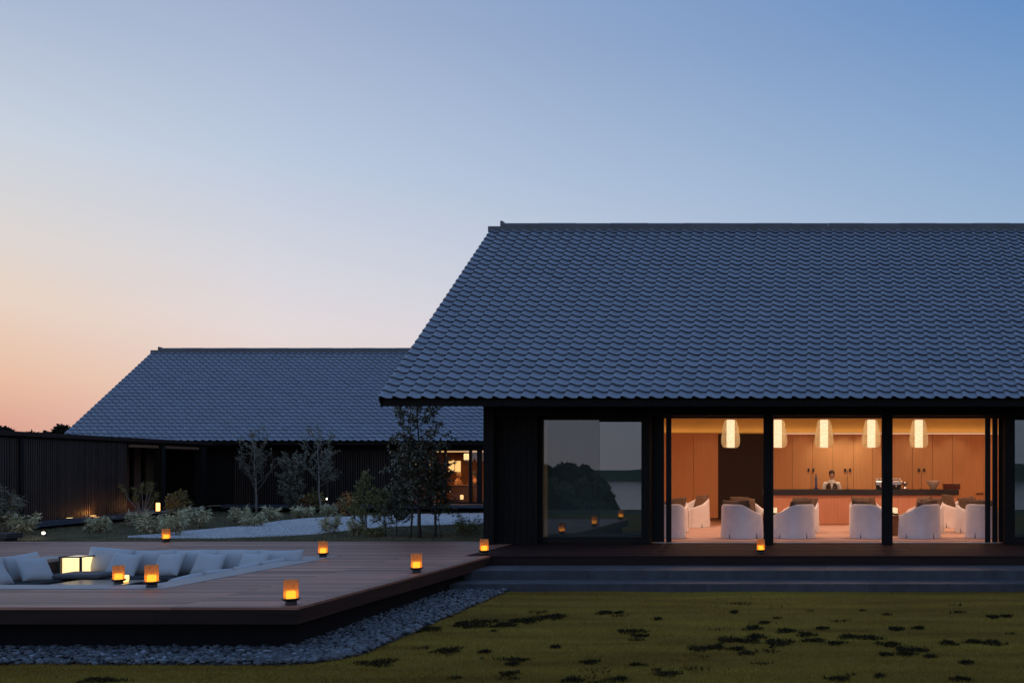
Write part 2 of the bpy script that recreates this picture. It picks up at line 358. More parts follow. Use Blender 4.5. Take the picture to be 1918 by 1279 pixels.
# lawn -----------------------------------------------------------------
LZ = -.44
def lawn_h(y): return -.425 - .0135 * np.clip(16.02 - y, 0, 24)          # falls gently away from the steps
def lawn_z(x, y): return lawn_h(y) + .010 * wob(x, y, .9) + .006 * wob(x, y, 3.1)
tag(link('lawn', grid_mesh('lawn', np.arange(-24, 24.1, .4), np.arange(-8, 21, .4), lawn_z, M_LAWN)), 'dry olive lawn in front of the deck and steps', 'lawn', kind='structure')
PEB_R, PEB_F = -4.97, 10.46                          # edge of the pebble strip: right side, front side
PLX, PLY = -5.90, 11.35                              # faces of the deck plinth
def in_pebbles(x, y):
    cr = .7                                           # rounded outer corner
    inside = (x < PEB_R) & (y > PEB_F)
    corner = (x > PEB_R - cr) & (y < PEB_F + cr) & ((x - PEB_R + cr) ** 2 + (y - PEB_F - cr) ** 2 > cr * cr)
    return inside & ~corner
def blades(name, X, Y, Z, h, w, m, lean=.5):
    n = len(X); a = RNG.uniform(0, 2 * np.pi, n); hh = h * RNG.uniform(.5, 1.2, n); ww = w * RNG.uniform(.6, 1.3, n)
    l = RNG.uniform(0, lean, n) * hh; la = RNG.uniform(0, 2 * np.pi, n)
    V = np.empty((n, 3, 3)); dx, dy = np.cos(a) * ww / 2, np.sin(a) * ww / 2
    V[:, 0] = np.stack([X - dx, Y - dy, Z - .004], -1); V[:, 1] = np.stack([X + dx, Y + dy, Z - .004], -1)
    V[:, 2] = np.stack([X + np.cos(la) * l, Y + np.sin(la) * l, Z + hh], -1)
    return np_mesh(name, V.reshape(-1, 3), np.arange(n * 3).reshape(-1, 3), m)
NB = 260000
Y_ = 1 / RNG.uniform(1 / 16.1, 1 / 8.6, NB); X_ = RNG.uniform(-.86, .24, NB) * Y_
k = ~in_pebbles(X_, Y_); X_, Y_ = X_[k], Y_[k]
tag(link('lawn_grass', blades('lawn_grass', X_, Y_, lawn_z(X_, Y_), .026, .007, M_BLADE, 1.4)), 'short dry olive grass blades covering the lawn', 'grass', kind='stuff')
# dark ground cover creeping in patches through the lawn: photo pixel, half-width, half-height
PATCH = [(708, 1243, 34, 8), (840, 1220, 26, 7), (800, 1179, 24, 6), (868, 1168, 16, 5), (905, 1165, 26, 5), (885, 1173, 30, 4), (945, 1171, 22, 6), (985, 1163, 34, 6), (1035, 1156, 26, 5),
    (1133, 1148, 15, 4), (1160, 1148, 6, 2), (1233, 1160, 6, 2), (1182, 1184, 30, 4), (1200, 1192, 14, 2.5), (1313, 1215, 24, 6), (1342, 1213, 15, 5), (1365, 1199, 24, 7), (1380, 1216, 16, 4), (1405, 1200, 18, 6),
    (1410, 1177, 16, 5), (1417, 1192, 18, 5), (1398, 1225, 14, 4), (1458, 1205, 27, 9), (1472, 1182, 18, 5), (1510, 1190, 16, 5), (1525, 1201, 22, 4), (1565, 1207, 16, 4), (1592, 1194, 24, 5), (1630, 1196, 22, 5),
    (1665, 1208, 24, 5), (1692, 1218, 14, 6), (1718, 1219, 20, 4), (1697, 1227, 18, 4), (1660, 1228, 12, 3), (1743, 1231, 10, 2.5), (1775, 1205, 15, 5), (1825, 1203, 17, 3), (1858, 1205, 16, 6), (1810, 1242, 14, 4),
    (1860, 1156, 12, 3), (1885, 1155, 9, 2), (1678, 1179, 15, 4), (1720, 1178, 11, 2.5), (1375, 1147, 6, 2.5), (1250, 1264, 26, 6), (1105, 1241, 16, 4), (1040, 1213, 8, 2), (960, 1245, 12, 3), (967, 1237, 26, 3), (955, 1262, 16, 5),
    (1070, 1274, 20, 6), (1160, 1274, 18, 6), (1190, 1245, 10, 2), (1570, 1274, 20, 5), (1648, 1268, 10, 3), (1800, 1275, 20, 4), (908, 1222, 10, 3), (190, 1276, 40, 6), (10, 1246, 14, 3), (1432, 1167, 8, 2), (1540, 1177, 12, 2.5)]
PX, PY = [], []
for (px, py, a, b) in PATCH:
    c = G(px, py, -.46); c = G(px, py, float(lawn_h(c.y))); A = .82 * a / F * c.y; B = .62 * b * c.y ** 2 / (F * (CAMZ - LZ))
    n = int(160 + 3600 * A * B * math.pi); t = RNG.uniform(0, 2 * np.pi, n); rr = np.sqrt(RNG.uniform(0, 1, n)) * (1 + np.abs(RNG.normal(0, .16, n)))
    edge = 1 + .28 * np.sin(3 * t + px) + .2 * np.sin(5 * t + py) + .15 * np.sin(9 * t)
    PX.append(c.x + A * rr * edge * np.cos(t)); PY.append(c.y + B * rr * edge * np.sin(t))
for i in range(45):                                  # stray tufts
    y = 1 / random.uniform(1 / 15, 1 / 9.2); x = random.uniform(-.42, .22) * y; n = random.randint(10, 60); s = random.uniform(.015, .07)
    PX.append(x + RNG.normal(0, s * 1.4, n)); PY.append(y + RNG.normal(0, s, n))
PX, PY = np.concatenate(PX), np.concatenate(PY); k = ~in_pebbles(PX, PY); PX, PY = PX[k], PY[k]
tag(link('dark_ground_cover', blades('dark_ground_cover', PX, PY, lawn_z(PX, PY), .034, .020, M_DARKBLADE, 1.8)), 'near-black creeping ground cover in patches on the lawn', 'ground cover', kind='stuff')

# garden behind the deck ----------------------------------------------
def garden_h(y): return -.07 - .11 * np.clip((y - 21) / 16., 0, 1.6)
def garden_z(x, y): return garden_h(y) + .015 * wob(x, y, .8)
tag(link('garden_ground', grid_mesh('garden_ground', np.arange(-40, -6.5, .5), np.arange(20.9, 62, .5), garden_z, M_GARDEN)), 'dark mossy garden ground between the deck and the far wing', 'garden', kind='structure')
def GG(px, py):                                       # garden point at a photo pixel
    D = 28.0
    for _ in range(8): D = F * (CAMZ - float(garden_h(D))) / (py - CY)
    return Vector(((px - CX) / F * D, D, float(garden_h(D))))
UP = [(240, 1006), (265, 1004), (310, 1001), (350, 995), (420, 988.5), (480, 983), (530, 975.5), (580, 971), (660, 967), (760, 963.5), (860, 962.5), (925, 962)]
LOW = [(240, 1008), (268, 1008.5), (320, 1010), (400, 1010), (480, 1007.5), (540, 1005), (590, 1002), (650, 996), (720, 989), (790, 985), (860, 983), (925, 982)]
pm = MB(); n = len(UP)
vs_ = []
for (u, l) in zip(UP, LOW):
    a, b = GG(*u), GG(*l)
    for q in range(7):
        p = a.lerp(b, q / 6); vs_.append((p.x, p.y, float(garden_z(p.x, p.y)) + .022))
pm.add(vs_, [(i * 7 + q, i * 7 + q + 1, (i + 1) * 7 + q + 1, (i + 1) * 7 + q) for i in range(n - 1) for q in range(6)])
path = pm.build('gravel_path', M_GRAVEL, smooth=True); tag(path, 'pale grey gravel path curving through the garden', 'path', kind='structure')
pth = np.array([(GG(*u).x, GG(*u).y, GG(*l).x, GG(*l).y) for u, l in zip(UP, LOW)])
def px_of(x, y, z): return CX + F * x / y, CY + F * (CAMZ - z) / y
NB = 130000
Y_ = 1 / RNG.uniform(1 / 40., 1 / 20.97, NB); X_ = RNG.uniform(-.83, -.31, NB) * Y_
zz = garden_h(Y_); u_, v_ = px_of(X_, Y_, zz)
yu = np.interp(u_, [p[0] for p in UP], [p[1] for p in UP], left=1e4); yl = np.interp(u_, [p[0] for p in LOW], [p[1] for p in LOW], left=-1e4)
k = ~((v_ > yu + .4) & (v_ < yl - .4)); X_, Y_ = X_[k], Y_[k]
tag(link('garden_grass', blades('garden_grass', X_, Y_, garden_z(X_, Y_), .055, .014, M_GBLADE, 1.0)), 'rough dark grass covering the garden ground', 'grass', kind='stuff')
n = 24000                                             # the loose stones of the path
i_ = RNG.uniform(0, len(pth) - 1.001, n); a_ = i_.astype(int); f_ = (i_ - a_)[:, None]; q = RNG.uniform(0.01, .99, n)[:, None]
E = pth[a_] * (1 - f_) + pth[a_ + 1] * f_; XY = E[:, :2] * (1 - q) + E[:, 2:] * q
s = RNG.uniform(.010, .024, n); ang = RNG.uniform(0, 6.28, n)
base = np.array([(1, 0, 0), (-.5, .87, 0), (-.5, -.87, 0), (0, 0, .8)]); V = np.empty((n, 4, 3))
for q4 in range(4):
    bx, by, bz = base[q4]; V[:, q4, 0] = XY[:, 0] + s * (bx * np.cos(ang) - by * np.sin(ang)); V[:, q4, 1] = XY[:, 1] + s * (bx * np.sin(ang) + by * np.cos(ang)); V[:, q4, 2] = garden_z(XY[:, 0], XY[:, 1]) + .021 + s * bz
fc = (np.arange(n) * 4)[:, None, None] + np.array([[0, 1, 3], [1, 2, 3], [2, 0, 3]])[None]
o = link('gravel', np_mesh('gravel', V.reshape(-1, 3), fc.reshape(-1, 3), M_GRAVEL), path, loc=-Vector(path.location)); o['kind'] = 'stuff'

# deck -----------------------------------------------------------------
DX, DY0, DY1, DB = -5.74, 11.15, 17.56, 20.97        # right edge of the terrace, its front, front of the veranda, back edge
DL, DRX = -19.0, 9.5
PIT = (-13.25, -8.30, 12.81, 17.50)                  # outer edge of the pit rim
RW = .44
deck = empty('timber_deck', (-8, 15, LZ)); tag(deck, 'brown timber deck running round the sunken lounge and along the house', 'deck', kind='structure')
ub = MB().box(-.5, .5, -.5, .5, -.5, .5).mesh('deck_board'); ub.materials.append(M_DECK)
M_VER = mat('veranda_shaded_wood', (.030, .0125, .012), .75, .12, var=.26, vscale=2.2, stretch=(.35, 9, 9), objvar=.18, coords='Position')   # shade under the eaves, put into a darker board colour
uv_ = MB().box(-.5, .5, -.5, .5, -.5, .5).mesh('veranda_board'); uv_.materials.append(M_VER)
NBOARD = 0
def board(x0, x1, y0, y1, top=0.0, t=.028, bm=ub, nm='board'):
    global NBOARD; NBOARD += 1
    return link(nm, bm, deck, Vector(((x0 + x1) / 2, (y0 + y1) / 2, top - t / 2)) - Vector(deck.location), (0, 0, 0), (x1 - x0, y1 - y0, t))
SEAMS = [-7.12, -9.9, -12.7, -15.5, -18.3]
EB = .16                                              # edge boards
rows = np.arange(DY0 + EB, DB - .01, .1458)
def cut(x0, x1, y0, y1):
    if y1 <= PIT[2] or y0 >= PIT[3] or x1 <= PIT[0] or x0 >= PIT[1]: return [(x0, x1)]
    out = []
    if x0 < PIT[0] - .05: out.append((x0, PIT[0]))
    if x1 > PIT[1] + .05: out.append((PIT[1], x1))
    return out
for i, y in enumerate(rows):
    y0, y1 = y + .003, min(y + .1458, DB) - .003
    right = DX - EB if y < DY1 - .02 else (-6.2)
    left = max(DL, -.835 * y1 - 4.5)
    xs_ = [right] + [s for s in SEAMS if left < s < right - .3] + [left]
    for a, b in zip(xs_[1:], xs_[:-1]):
        for (p, q) in cut(a + .003, b - .003, y0, y1): board(p, q, y0, y1, top=random.uniform(-.002, .001))
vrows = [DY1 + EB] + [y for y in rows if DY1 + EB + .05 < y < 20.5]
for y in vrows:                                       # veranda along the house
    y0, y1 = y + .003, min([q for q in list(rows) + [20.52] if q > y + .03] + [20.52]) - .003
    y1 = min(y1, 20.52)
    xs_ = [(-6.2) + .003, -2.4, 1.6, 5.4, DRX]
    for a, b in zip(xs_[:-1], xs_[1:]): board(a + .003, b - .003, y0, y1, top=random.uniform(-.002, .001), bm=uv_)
for a, b in zip([DL] + SEAMS[::-1][1:], SEAMS[::-1][1:] + [DX]): board(a + .002, b - .002, DY0, DY0 + EB - .004, top=.002)
for a, b in ((DY0 + EB, 14.2), (14.2, DY1)): board(DX - EB + .004, DX, a + .002, b - .002, top=.002)
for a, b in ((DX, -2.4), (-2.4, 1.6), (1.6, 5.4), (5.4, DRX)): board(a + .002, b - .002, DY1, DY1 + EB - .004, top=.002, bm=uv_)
uf = MB().box(-.5, .5, -.5, .5, -.5, .5).mesh('fascia_board'); uf.materials.append(M_FASCIA)
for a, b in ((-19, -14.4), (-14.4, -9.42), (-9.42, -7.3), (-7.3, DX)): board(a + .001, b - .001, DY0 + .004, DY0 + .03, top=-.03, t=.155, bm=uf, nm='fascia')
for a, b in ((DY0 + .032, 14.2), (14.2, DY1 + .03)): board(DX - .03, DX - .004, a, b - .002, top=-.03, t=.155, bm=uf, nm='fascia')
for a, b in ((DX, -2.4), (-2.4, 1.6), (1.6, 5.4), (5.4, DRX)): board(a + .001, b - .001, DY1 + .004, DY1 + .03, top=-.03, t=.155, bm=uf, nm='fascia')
sub = MB().box(DL, PIT[0] - .05, DY0 + .2, DB - .02, -.2, -.04).box(PIT[1] + .05, PLX, PLY - .1, DB - .02, -.2, -.04).box(PIT[0] - .05, PIT[1] + .05, DY0 + .2, PIT[2] - .02, -.2, -.04).box(PIT[0] - .05, PIT[1] + .05, PIT[3] + .02, DB - .02, -.2, -.04)
sub.box(PLX, DRX, DY1 + .1, 20.5, -.3, -.04).build('joists', M_PLINTH, deck)
pl = MB().box(DL, PLX, PLY, PLY + .1, LZ - .3, -.186).box(PLX - .1, PLX, PLY + .1, DY1 + .1, LZ - .3, -.186); pl.build('plinth', M_PLINTH, deck)
# lounge pit rim and walls
def rimrow(nm, x0, x1, y0, y1): board(x0, x1, y0, y1, top=.006, t=.05, bm=urim, nm=nm)
urim = MB().box(-.5, .5, -.5, .5, -.5, .5).mesh('rim_slab'); urim.materials.append(M_RIM)
x0, x1, y0, y1 = PIT
for a in range(4):
    w = (x1 - x0) / 4; rimrow('rim_slab', x0 + a * w + .002, x0 + (a + 1) * w - .002, y0, y0 + RW); rimrow('rim_slab', x0 + a * w + .002, x0 + (a + 1) * w - .002, y1 - RW, y1)
for a in range(3):
    h = (y1 - y0 - 2 * RW) / 3; b = y0 + RW + a * h
    rimrow('rim_slab', x0, x0 + RW, b + .002, b + h - .002); rimrow('rim_slab', x1 - RW, x1, b + .002, b + h - .002)
IX0, IX1, IY0, IY1 = x0 + RW, x1 - RW, y0 + RW, y1 - RW
MB().box(IX0 - .1, IX0, IY0 - .1, IY1 + .1, -.85, -.045).box(IX1, IX1 + .1, IY0 - .1, IY1 + .1, -.85, -.045).box(IX0, IX1, IY0 - .1, IY0, -.85, -.045).box(IX0, IX1, IY1, IY1 + .1, -.85, -.045).build('pit_lining', M_PITWALL, deck)
MB().box(IX0, IX1, IY0, IY1, -.9, -.8).build('pit_floor', M_PITWALL, deck)

# stone steps ----------------------------------------------------------
steps = empty('stone_steps', (1.6, 16.6, LZ)); tag(steps, 'two long grey stone steps below the veranda', 'steps', kind='structure')
us = MB().box(-.5, .5, -.5, .5, -.5, .5).mesh('step_slab'); us.materials.append(M_STEP)
def slab(x0, x1, y0, y1, z0, z1):
    o = link('slab', us, steps, Vector(((x0 + x1) / 2, (y0 + y1) / 2, (z0 + z1) / 2)) - Vector(steps.location), (0, 0, 0), (x1 - x0, y1 - y0, z1 - z0)); return o
Z1, Z2 = -.158, -.302
for (front, back, z1, z0, xl, ph) in ((16.66, DY1 + .25, Z1, Z2 - .1, PLX + .02, .0), (16.02, 16.9, Z2, LZ - .12, PLX + .02, .55)):
    x = xl; first = True
    while x < DRX:
        w = (1.28 + random.uniform(-.02, .02)) * (.6 + ph if first else 1); first = False
        slab(x + .0015, min(x + w, DRX) - .0015, front, back, z0, z1 + random.uniform(-.001, .001)); x += w

# pebbles --------------------------------------------------------------
bed = MB(); cr = .7
poly = [(DL - 3, PEB_F), (PEB_R - cr, PEB_F)] + [(PEB_R - cr + cr * math.sin(a), PEB_F + cr - cr * math.cos(a)) for a in np.linspace(.2, math.pi / 2, 7)] + [(PEB_R, 16.03), (PLX - .4, 16.03), (PLX - .4, PLY + .4), (DL - 3, PLY + .4)]
bed.add([(x, y, float(lawn_h(y)) + dz) for dz in (-.1, .014) for x, y in poly], [tuple(reversed(range(len(poly)))), tuple(range(len(poly), 2 * len(poly)))] + [(k, (k + 1) % len(poly), len(poly) + (k + 1) % len(poly), len(poly) + k) for k in range(len(poly))])
bed = bed.build('pebble_bed', M_PEBBED); tag(bed, 'strip of blue-grey pebbles round the foot of the deck', 'pebble bed', kind='structure')
def pebble_mesh(i):
    b = bmesh.new(); bmesh.ops.create_icosphere(b, subdivisions=1, radius=1); rr = random.Random(i)
    for v in b.verts: v.co *= rr.uniform(.75, 1.18); v.co.x *= 1.25; v.co.z *= .55
    me = bpy.data.meshes.new('pebble'); b.to_mesh(me); b.free(); me.materials.append(M_PEB); me.shade_smooth(); return me
PEBS = [pebble_mesh(i) for i in range(6)]
pts = []
while len(pts) < 5200:
    if random.random() < .45: x, y = random.uniform(-10.4, PEB_R), 1 / random.uniform(1 / 11.32, 1 / PEB_F)
    else: x, y = random.uniform(PLX, PEB_R), random.uniform(PEB_F, 16.0)
    if bool(in_pebbles(np.array(x), np.array(y))) and not (x < PLX and y > PLY): pts.append((x, y))
pts.sort(key=lambda p: p[1])
nind = 0; RV = []; RF = []; off = 0
arr = [(np.array([v.co[:] for v in m.vertices]), np.array([p.vertices[:] for p in m.polygons])) for m in PEBS]
for (x, y) in pts:
    k = random.randrange(6); s = random.choice((.022, .028, .034, .04)) * random.uniform(.85, 1.15); rz = random.uniform(0, 6.28); tx, ty = random.uniform(-.5, .5), random.uniform(-.5, .5)
    z = float(lawn_h(y)) + .014 + random.uniform(.004, .030)
    u, v = px_of(x, y, z)
    if nind < 300 and -5 < u < 1918 and v < 1262 and random.random() < .22:
        nind += 1; link('pebble', PEBS[k], bed, Vector((x, y, z)) - Vector(bed.location), (tx, ty, rz), (s, s, s))
    else:
        Rm = np.array((Matrix.Rotation(rz, 3, 'Z') @ Matrix.Rotation(ty, 3, 'Y') @ Matrix.Rotation(tx, 3, 'X')))
        RV.append(arr[k][0] @ Rm.T * s + (x, y, z)); RF.append(arr[k][1] + off); off += len(arr[k][0])
o = link('pebble_mass', np_mesh('pebble_mass', np.concatenate(RV) - np.array(bed.location), np.concatenate(RF), M_PEB), bed); o['kind'] = 'stuff'; o.data.shade_smooth()

# ================================================================== tiled roofs
TW, TL = .265, .235
def tile_mesh():
    V = []; FC = []; ov = .040; up = TL + .035; t = .012
    pr = [(-.012, -.016), (-.010, .016), (.10, .031), (.22, .024), (.36, .004), (.52, -.014), (.68, -.020), (.85, -.018), (1.0, -.010)]
    n = len(pr)
    for u, z in pr:
        x = u * TW; lap = u < -.011
        V += [(x, -.004, z + ov), (x, up, z + .001), (x, -.004, z + ov - (.002 if lap else t)), (x, .10, z + ov - (.003 if lap else t) - .014)]
    for i in range(n - 1):
        a, b = i * 4, (i + 1) * 4
        FC += [(a, b, b + 1, a + 1), (a + 2, b + 2, b, a), (a + 3, b + 3, b + 2, a + 2)]
    return np.array(V), np.array(FC)
TV, TF = tile_mesh()
def tile_data(name):
    me = np_mesh(name, TV, TF, M_TILE); me.shade_smooth(); return me
TILE = tile_data('tile')
bmx = bmesh.new(); bmx.from_mesh(TILE)
for e in bmx.edges:
    if len(e.link_faces) == 2 and e.calc_face_angle(0) > .7: e.smooth = False
bmx.to_mesh(TILE); bmx.free()

def roof(building, X0, X1, eave, ridge, thick=.16, n_single=300):
    (ye, ze), (yr, zr) = eave, ridge
    a = math.atan2(zr - ze, yr - ye); Ls = math.hypot(zr - ze, yr - ye); ca, sa = math.cos(a), math.sin(a)
    nrow = int(round(Ls / TL)); tl = Ls / nrow; ncol = int(round((X1 - X0) / TW)); tw = (X1 - X0) / ncol
    def pt(s, h): return (ye + s * ca - h * sa, ze + s * sa + h * ca)
    m = MB(); yb = 2 * yr - ye
    A, B = pt(.06, -.05), (yr, zr - .05 / ca); C = (2 * yr - A[0], A[1]); A2, B2, C2 = (A[0], A[1] - thick * .8), (yr, zr - .05 / ca - thick / ca), (C[0], A[1] - thick * .8)
    prof = [A, B, C, C2, B2, A2]; n = 6
    vs = [(x, y, z) for x in (X0 + .03, X1 - .03) for y, z in prof]
    m.add(vs, [(0, 1, 7, 6), (1, 2, 8, 7), (2, 3, 9, 8), (3, 4, 10, 9), (4, 5, 11, 10), (5, 0, 6, 11), (5, 4, 1, 0), (4, 3, 2, 1), (6, 7, 10, 11), (7, 8, 9, 10)])
    rf = m.build('roof', M_BLACK, building)
    sx, sy = tw / TW, tl / TL
    V0 = TV * np.array([sx, sy, 1]); cs = []
    for r in range(nrow):
        for c in range(ncol):
            y, z = pt(r * tl, 0); cs.append((r, c, X0 + c * tw, y, z))
    singles = 0; rest = []
    for (r, c, x, y, z) in cs:
        u = CX + F * (x + tw / 2) / y
        if singles < n_single and 0 < u < 1918 and not (u > 905 and y > 30): 
            singles += 1; link('tile', TILE, rf, Vector((x, y, z)) - wloc(rf), (a + random.uniform(-.006, .006), random.uniform(-.006, .006), 0), (sx, sy, 1))
        else: rest.append((x, y, z))
    T = np.array(rest); nt_ = len(T); jit = RNG.normal(0, .0012, nt_)
    Vw = np.stack([V0[:, 0], V0[:, 1] * ca - V0[:, 2] * sa, V0[:, 1] * sa + V0[:, 2] * ca], -1)
    V = Vw[None] + T[:, None, :]; V[:, :, 2] += jit[:, None]
    FC = TF[None] + (np.arange(nt_) * len(V0))[:, None, None]
    me = np_mesh('tile_field', V.reshape(-1, 3) - np.array(wloc(rf)), FC.reshape(-1, 4), M_TILE); me.shade_smooth()
    b = bmesh.new(); b.from_mesh(me)
    for e in b.edges:
        if len(e.link_faces) == 2 and e.calc_face_angle(0) > .7: e.smooth = False
    b.to_mesh(me); b.free()
    o = link('tile_field', me, rf); o['kind'] = 'stuff'
    # ridge: a base course and a row of cap tiles
    MB().box(X0 - .06, X1, yr - .125, yr + .125, zr - .10, zr + .045).build('ridge_course', M_TILE2, rf, bevel=.01)
    x = X0 + .30; MB().box(x - .06, x, yr - .11, yr + .11, zr + .046, zr + .185).build('ridge_end', M_TILE2, rf, bevel=.01)
    k = 0
    while x < X1 - .2:
        w = min(.9, X1 - x); vs = []; pr = [(-.115, .046), (-.115, .09), (-.08, .13), (0, .148), (.08, .13), (.115, .09), (.115, .046)]
        h = .004 * (k % 2)
        vs = [(xx, yr + p[0], zr + p[1] + (h if p[1] > .08 else 0)) for xx in (x + .001, x + w + .001 - .004) for p in pr]
        MB().add(vs, [(i, i + 1, i + 8, i + 7) for i in range(6)] + [tuple(range(6, -1, -1)), tuple(range(7, 14))]).build('ridge_tile', M_TILE2, rf); x += w; k += 1
    # verge boards closing the gable edges
    for xx in (X0 - .012, X1 - .02):
        vv = [(xx + dx, y, z) for dx in (0, .035) for y, z in (pt(.02, .0), pt(Ls, .0), pt(Ls, -.2), pt(.02, -.2))]
        MB().add(vv, [(0, 1, 2, 3), (7, 6, 5, 4), (0, 4, 5, 1), (2, 6, 7, 3), (1, 5, 6, 2), (3, 7, 4, 0)]).build('verge_board', M_BLACK, rf)
    return rf

# ================================================================== the main house
HX0, HX1 = -8.31, 10.0
house = empty('lounge_house', (0, 23, 0)); tag(house, 'black timber lounge house with blue-grey tiled roof and open lit front', 'building')
roof(house, HX0, HX1, (19.06, 2.795), (25.54, 7.455))
FY = 20.55                                            # glass line
YB = 30.4
def roofz(y): return 2.795 + (7.455 - 2.795) / (25.54 - 19.06) * ((y if y < 25.54 else 51.08 - y) - 19.06) - .30
WL, WR = -6.70, 9.2
for xx in (WL, WR - .2):                              # gable walls
    pr = [(20.46, -.3), (20.46, roofz(20.46)), (25.54, roofz(25.54)), (YB + .2, roofz(YB + .2)), (YB + .2, -.3)]
    vv = [(xx + dx, y, z) for dx in (0, .2) for y, z in pr]
    MB().add(vv, [(0, 1, 2, 3, 4), (9, 8, 7, 6, 5)] + [(i, i + 5, (i + 1) % 5 + 5, (i + 1) % 5) for i in range(5)]).build('gable_wall', M_BLACK, house)
box('back_wall', M_BLACK, house, WL + .2, WR - .2, YB, YB + .2, -.3, roofz(YB) - .05)
box('front_beam', M_BLACK, house, WL + .2, WR - .2, 20.12, 20.45, 2.540, 3.28)
box('corner_post', M_BLACK, house, WL, WL + .2, 20.08, 20.455, 0.002, 3.25)
# charred boards beside the first window
x = WL + .205
while x < -5.72:
    w = .118; e = min(x + w, -5.70)
    box('board', M_BLACK, house, x, e - .006, 20.30 + random.uniform(0, .006), 20.44, .004, 2.538); x += w
box('board_backing', M_BLACK, house, WL + .2, -5.70, 20.445, 20.60, .002, 2.538)
def X20(px, D=FY): return (px - CX) / F * D
for (a, b) in ((1430, 1448), (1652, 1672)):           # free posts in front of the openings
    MB().box(X20(a, 20.1), X20(b, 20.1), 20.09, 20.29, .003, 2.538).build('post', M_BLACK, house, bevel=.004)
MB().box(X20(1208), X20(1223), 20.14, 20.42, .003, 2.538).build('post', M_BLACK, house, bevel=.004)
MB().box(X20(1876), X20(1894), 20.14, 20.42, .003, 2.538).build('post', M_BLACK, house, bevel=.004)
box('threshold', M_STEEL, house, -3.55, 3.75, FY - .02, FY + .09, .001, .014)
box('head_track', M_FRAME, house, -5.66, 9.0, FY - .05, FY + .16, 2.505, 2.539)
# fixed windows with frames, panes
def window(x0, x1, y, z0, z1, fr=.06, mull=(), mid=None):
    w = empty('window', Vector(((x0 + x1) / 2, y, z0)) - Vector(house.location), parent=house)
    m = MB().box(x0, x0 + fr, y - .03, y + .03, z0, z1).box(x1 - fr, x1, y - .03, y + .03, z0, z1).box(x0 + fr, x1 - fr, y - .03, y + .03, z1 - .035, z1).box(x0 + fr, x1 - fr, y - .03, y + .03, z0, z0 + .12)
    m.build('frame', M_FRAME, w)
    return w
g1 = (X20(1011), X20(1209))
w1 = window(g1[0], g1[1], FY, .004, 2.504, .058)
xm = X20(1114)
MB().box(g1[0] + .06, xm + .09, FY - .004, FY + .004, .126, 2.467).build('pane', M_GLASS, w1)
MB().box(xm + .094, g1[1] - .06, FY + .004, FY + .012, .126, 2.43).build('pane', M_GLASS2, w1)
MB().box(xm + .094, g1[1] - .06, FY - .02, FY + .02, 2.432, 2.467).build('top_rail', M_FRAME, w1)
w2 = window(X20(1893), 8.9, FY, .004, 2.504, .058)
for a, b in ((X20(1893) + .06, 5.4), (5.49, 7.1), (7.19, 8.84)): MB().box(a, b, FY - .004, FY + .004, .126, 2.467).build('pane', M_GLASS2, w2)
for a in (5.402, 7.102): MB().box(a, a + .085, FY - .028, FY + .028, .126, 2.467).build('mullion', M_FRAME, w2)
box('blind', M_BLIND, house, g1[0] - .1, g1[1] - .02, FY + .16, FY + .17, .02, 2.50)
box('blind', M_BLIND, house, X20(1895), 8.9, FY + .16, FY + .17, .02, 2.50)
# stacked sliding door leaves at both ends of the opening
for (px, dy) in ((1209.5, .12), (1247, .055), (1845, .0), (1859.5, .055), (1872, .11)):
    xa = X20(px); wd = .105 if px != 1209.5 else .35
    d = empty('sliding_door', Vector((xa, FY + dy, .015)) - Vector(house.location), parent=house)
    MB().box(xa, xa + wd, FY + dy - .022, FY + dy + .022, .016, 2.503).build('stile', M_FRAME, d)

# the room -------------------------------------------------------------
RL, RR, RB = -5.6, 8.8, 28.9
box('room_floor', M_FLOORWOOD, house, RL, RR, FY + .09, RB, -.1, 0.0)
box('carpet', M_FLOORIN, house, -4.6, 6.2, 21.05, 26.6, .001, .008)
box('room_side_wall', M_WOODIN, house, RL - .1, RL, FY + .1, RB, 0, 3.0); box('room_side_wall', M_WOODIN, house, RR, RR + .1, FY + .1, RB, 0, 3.0)
box('room_ceiling', M_CEIL, house, RL, RR, 20.5, RB, 3.0, 3.08)
box('window_soffit', M_CEIL, house, RL, RR, 20.70, 21.30, 2.545, 2.99)
box('upper_wall', M_GOLD, house, RL, RR, RB, RB + .06, 2.3, 2.999)
WY = RB - .10
edges = [-5.59, -4.4, -3.70, -3.00, -1.46, -.916, -.345, .225, .81, 1.35, 1.9, 2.47, 3.03, 3.59, 4.46, 5.4, 6.5, 7.6, 8.79]
for a, b in zip(edges[:-1], edges[1:]):
    dark = a == -3.00
    box('dark_panel' if dark else 'wall_panel', M_DARKPANEL if dark else M_WOODIN, house, a + .004, b - .004, WY - (.0 if not dark else .02), RB - .001, .09 if not dark else .06, 2.455)
box('skirting', M_TABLE, house, RL, RR, WY + .02, RB - .002, 0.001, .058)
M_COVE = emat('cove_led', (1, .72, .48), 1.1)
box('cove_strip', M_COVE, house, -1.45, 8.7, WY + .015, WY + .035, 2.457, 2.470)
area_light('cove_lamp', (1.6, RB - .10, 2.475), (14.2, .10), 15, (1, .60, .22), house, rot=(R(180), 0, 0))
for (pxx) in (1514.5, 1523.5, 1583, 1592, 1721, 1731):
    c = P(pxx, 880, WY - .01); box('cabinet_handle', M_IRON, house, c.x - .028, c.x + .028, WY - .03, WY - .001, c.z - .045, c.z + .045)
c = P(1838, 924, WY - .02); box('door_handle', M_IRON, house, c.x - .14, c.x + .06, WY - .05, WY - .001, c.z - .012, c.z + .012)

